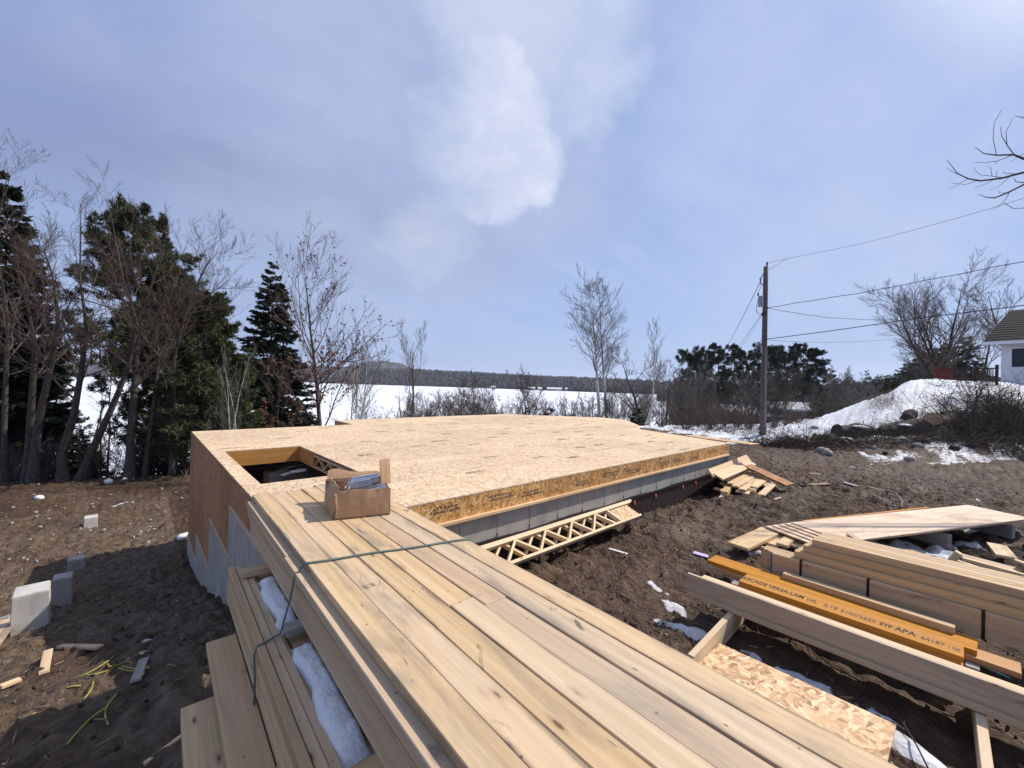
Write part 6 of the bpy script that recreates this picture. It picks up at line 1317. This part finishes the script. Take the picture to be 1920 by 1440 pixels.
# ------------------------------------------------------------------ cabins and trailers under the pines, cottages on the far shore
def cabin(px, py, d, w_, dp, hw, hr, wall, roof, label, name='cabin', rz=.6, group='cabins under the pines'):
    q = PD(px, py, d); g0 = gz(q[0], q[1]); z = min(q[2], 1e9); r = empty(name, (q[0], q[1], max(g0, z) - .1), rz); tag(r, label, 'cabin', group)
    mb = MB(); mb.box((-w_ / 2, -dp / 2, -1.5), (w_ / 2, dp / 2, hw)); mb.add([(-w_ / 2, -dp / 2, hw), (-w_ / 2, dp / 2, hw), (-w_ / 2, 0, hw + hr)], [(0, 2, 1)]); mb.add([(w_ / 2, -dp / 2, hw), (w_ / 2, dp / 2, hw), (w_ / 2, 0, hw + hr)], [(0, 1, 2)]); mb.build('wall', wall, r)
    mb = MB(); e = .3; t_ = .2
    for s_ in (-1, 1): mb.add([(-w_ / 2 - e, s_ * (dp / 2 + e), hw - e * hr / dp * 2), (w_ / 2 + e, s_ * (dp / 2 + e), hw - e * hr / dp * 2), (w_ / 2 + e, 0, hw + hr), (-w_ / 2 - e, 0, hw + hr), (-w_ / 2 - e, s_ * (dp / 2 + e), hw - e * hr / dp * 2 + t_), (w_ / 2 + e, s_ * (dp / 2 + e), hw - e * hr / dp * 2 + t_), (w_ / 2 + e, 0, hw + hr + t_), (-w_ / 2 - e, 0, hw + hr + t_)], [(0, 1, 2, 3), (4, 5, 6, 7), (0, 1, 5, 4), (1, 2, 6, 5), (3, 0, 4, 7)])
    mb.build('roof', roof, r)
    for a in (-.28, .2): 
        mb = MB(); mb.box((a * w_, -dp / 2 - .04, hw * .4), (a * w_ + w_ * .12, -dp / 2 + .01, hw * .8)); mb.build('window', M['glass'], r)
    return r
FZ = -0.84
cabin(1466, 806, 52, 4.0, 3.5, 1.7, .7, M['cabin'], M['oldsnow'], 'grey shed with a snowy roof right behind the utility pole', rz=FZ)
cabin(1398, 814, 52, 6, 4, 1.5, .7, M['cabin'], M['oldsnow'], 'low grey cabin with snow on its roof between the pole and the platform corner', rz=FZ + .2)
cabin(1512, 792, 66, 6.5, 2.6, 1.9, .3, M['trailer'], M['oldsnow'], 'pale trailer with a snowy roof under the red pines', 'trailer', rz=FZ)
cabin(1535, 778, 78, 6.5, 2.6, 1.9, .3, M['trailer'], M['oldsnow'], 'second pale trailer further back under the pines', 'trailer', rz=FZ + .15)
cabin(1345, 792, 68, 5, 4, 1.8, .7, M['cabin'], M['oldsnow'], 'small cabin glimpsed through the reddish brush', rz=FZ + .5)
for i, (px, py, w_) in enumerate(((925, 723.5, 12), (997, 728, 16), (1012, 731, 10), (1034, 731.5, 22), (1048, 729, 14), (1066, 730, 16), (1081, 733, 10))):
    d = 1000; r = cabin(px, py, d, w_, 9, 4.5, 4, M['cabin'] if i % 2 else M['trailer'], M['snow'], 'tiny snow roofed cottage on the far shore', 'cottage', rz=FZ, group='cottages on the far shore')
    r.location.z = -6.4

# ------------------------------------------------------------------ far shore
def ridge(name, p0, p1, hs, depth, mt, n=120):
    """hill between two plan points; hs: heights along it"""
    t_ = np.linspace(0, 1, n); hh = np.interp(t_, np.linspace(0, 1, len(hs)), hs); a = np.array(p0); b_ = np.array(p1); ln = a[None] + (b_ - a)[None] * t_[:, None]
    d = (b_ - a) / np.linalg.norm(b_ - a); nn = np.array([-d[1], d[0]]); nn = nn if nn @ ln.mean(0) > 0 else -nn
    V = []
    for (k, f) in ((0, 0), (.25, .45), (.6, .85), (1, 1), (1.6, .8)):
        q = ln + nn * depth * k; z = -6.8 + hh * f; V.append(np.column_stack([q, z]))
    V = np.stack(V, 1); ix = np.arange(n * 5).reshape(n, 5); f = np.stack([ix[:-1, :-1], ix[1:, :-1], ix[1:, 1:], ix[:-1, 1:]], -1).reshape(-1, 4); tag(obj(name, mesh_np(name, V.reshape(-1, 3), f, True), mt), kind='structure'); return V
def forest(name, V, n, h, seed, mt, label, conif=.5, w_=.35):
    rg = np.random.RandomState(seed); i = rg.randint(0, V.shape[0] - 1, n); j = rg.randint(0, 3, n); a = rg.rand(n, 1); b_ = rg.rand(n, 1); c = (V[i, j] * (1 - a) + V[i + 1, j] * a) * (1 - b_) + (V[i, j + 1] * (1 - a) + V[i + 1, j + 1] * a) * b_
    hh = h * rg.uniform(.5, 1.25, n) ; kind = rg.rand(n) < conif; tip = np.where(kind, .05, .55); k = 5; ang = 2 * np.pi * np.arange(k) / k; R = hh * w_ * np.where(kind, .7, 1.0)
    ring = np.stack([np.cos(ang), np.sin(ang), 0 * ang], -1); L = [(0, .25), (.35, 1), (.75, None), (1, None)]
    v_ = []
    for (zf, rf) in ((0.0, .35), (.3, 1.0), (.7, None), (1.0, None)):
        rr_ = R * (rf if rf is not None else np.where(kind, .45 if zf < 1 else .03, .95 if zf < 1 else .25)) * rg.uniform(.8, 1.2, n)
        v_.append(c[:, None, :] + ring[None] * rr_[:, None, None] + np.stack([0 * hh, 0 * hh, hh * zf - 1], -1)[:, None, :])
    v_ = np.stack(v_, 1); ix = np.arange(n * 4 * k).reshape(n, 4, k); nx_ = np.roll(ix, -1, 2); f = np.stack([ix[:, :-1], nx_[:, :-1], nx_[:, 1:], ix[:, 1:]], -1).reshape(-1, 4)
    tag(obj(name, mesh_np(name, v_.reshape(-1, 3), f), mt), label, 'forest', kind='stuff')
mtf, t, b = mat('far_forest'); tc_ = N(t, 'ShaderNodeTexCoord'); n1_ = NOISE(t, tc_.outputs['Object'], .03, 5, .7)
t.links.new(RAMP(t, n1_, [(0.35, (0.028, 0.036, 0.042)), (0.55, (0.070, 0.064, 0.066)), (0.75, (0.11, 0.098, 0.095))]), b.inputs['Base Color'])
mtb, t, b = mat('bare_forest'); tc_ = N(t, 'ShaderNodeTexCoord'); n1_ = NOISE(t, tc_.outputs['Object'], .12, 5, .7)
t.links.new(RAMP(t, n1_, [(0.35, (0.03, 0.036, 0.026)), (0.55, (0.075, 0.062, 0.054)), (0.75, (0.105, 0.088, 0.076))]), b.inputs['Base Color'])
def shore(px, d): q = PD(px, 720, d); return (q[0], q[1])
V = ridge('far_hill', shore(-900, 2300), shore(640, 2100), [60, 85, 80, 100, 125, 95], 700, mtf); forest('far_forest', V, 3500, 14, 1, mtf, 'wooded far shore beyond the spoil crest trees')
V = ridge('far_hill', shore(560, 3300), shore(800, 3200), [80, 170, 215, 190, 100, 70], 600, mtf); forest('far_forest', V, 1500, 14, 5, mtf, 'rounded wooded hill far behind the lake')
V = ridge('far_hill', shore(600, 1900), shore(980, 1250), [80, 74, 62, 50, 38], 420, mtf); forest('far_forest', V, 4000, 13, 2, mtf, 'wooded far shore across the lake')
V = ridge('far_hill', shore(930, 1250), shore(1330, 700), [38, 32, 25, 18, 15], 300, mtf); forest('far_forest', V, 4500, 12, 3, mtf, 'nearer wooded shore with cottages')
V = ridge('wooded_rise', shore(1230, 330), shore(2150, 150), [4, 5, 7, 10, 13, 15, 15], 90, mtb); forest('bare_forest', V, 2600, 8, 4, mtb, 'brown bare forest behind the pines and the mound', .25, .4)

# ------------------------------------------------------------------ thin haze over the lake
hz = bpy.data.materials.new('haze'); hz.use_nodes = True; t = hz.node_tree; t.nodes.clear()
pv = N(t, 'ShaderNodeVolumePrincipled'); pv.inputs['Color'].default_value = (0.86, 0.91, 1.0, 1); pv.inputs['Density'].default_value = 0.00007; pv.inputs['Anisotropy'].default_value = 0.2
om = N(t, 'ShaderNodeOutputMaterial'); t.links.new(pv.outputs[0], om.inputs['Volume'])
mb = MB(); mb.box((-5200, -400, -8.2), (6200, 7600, 280)); tag(mb.build('haze', hz), kind='stuff')
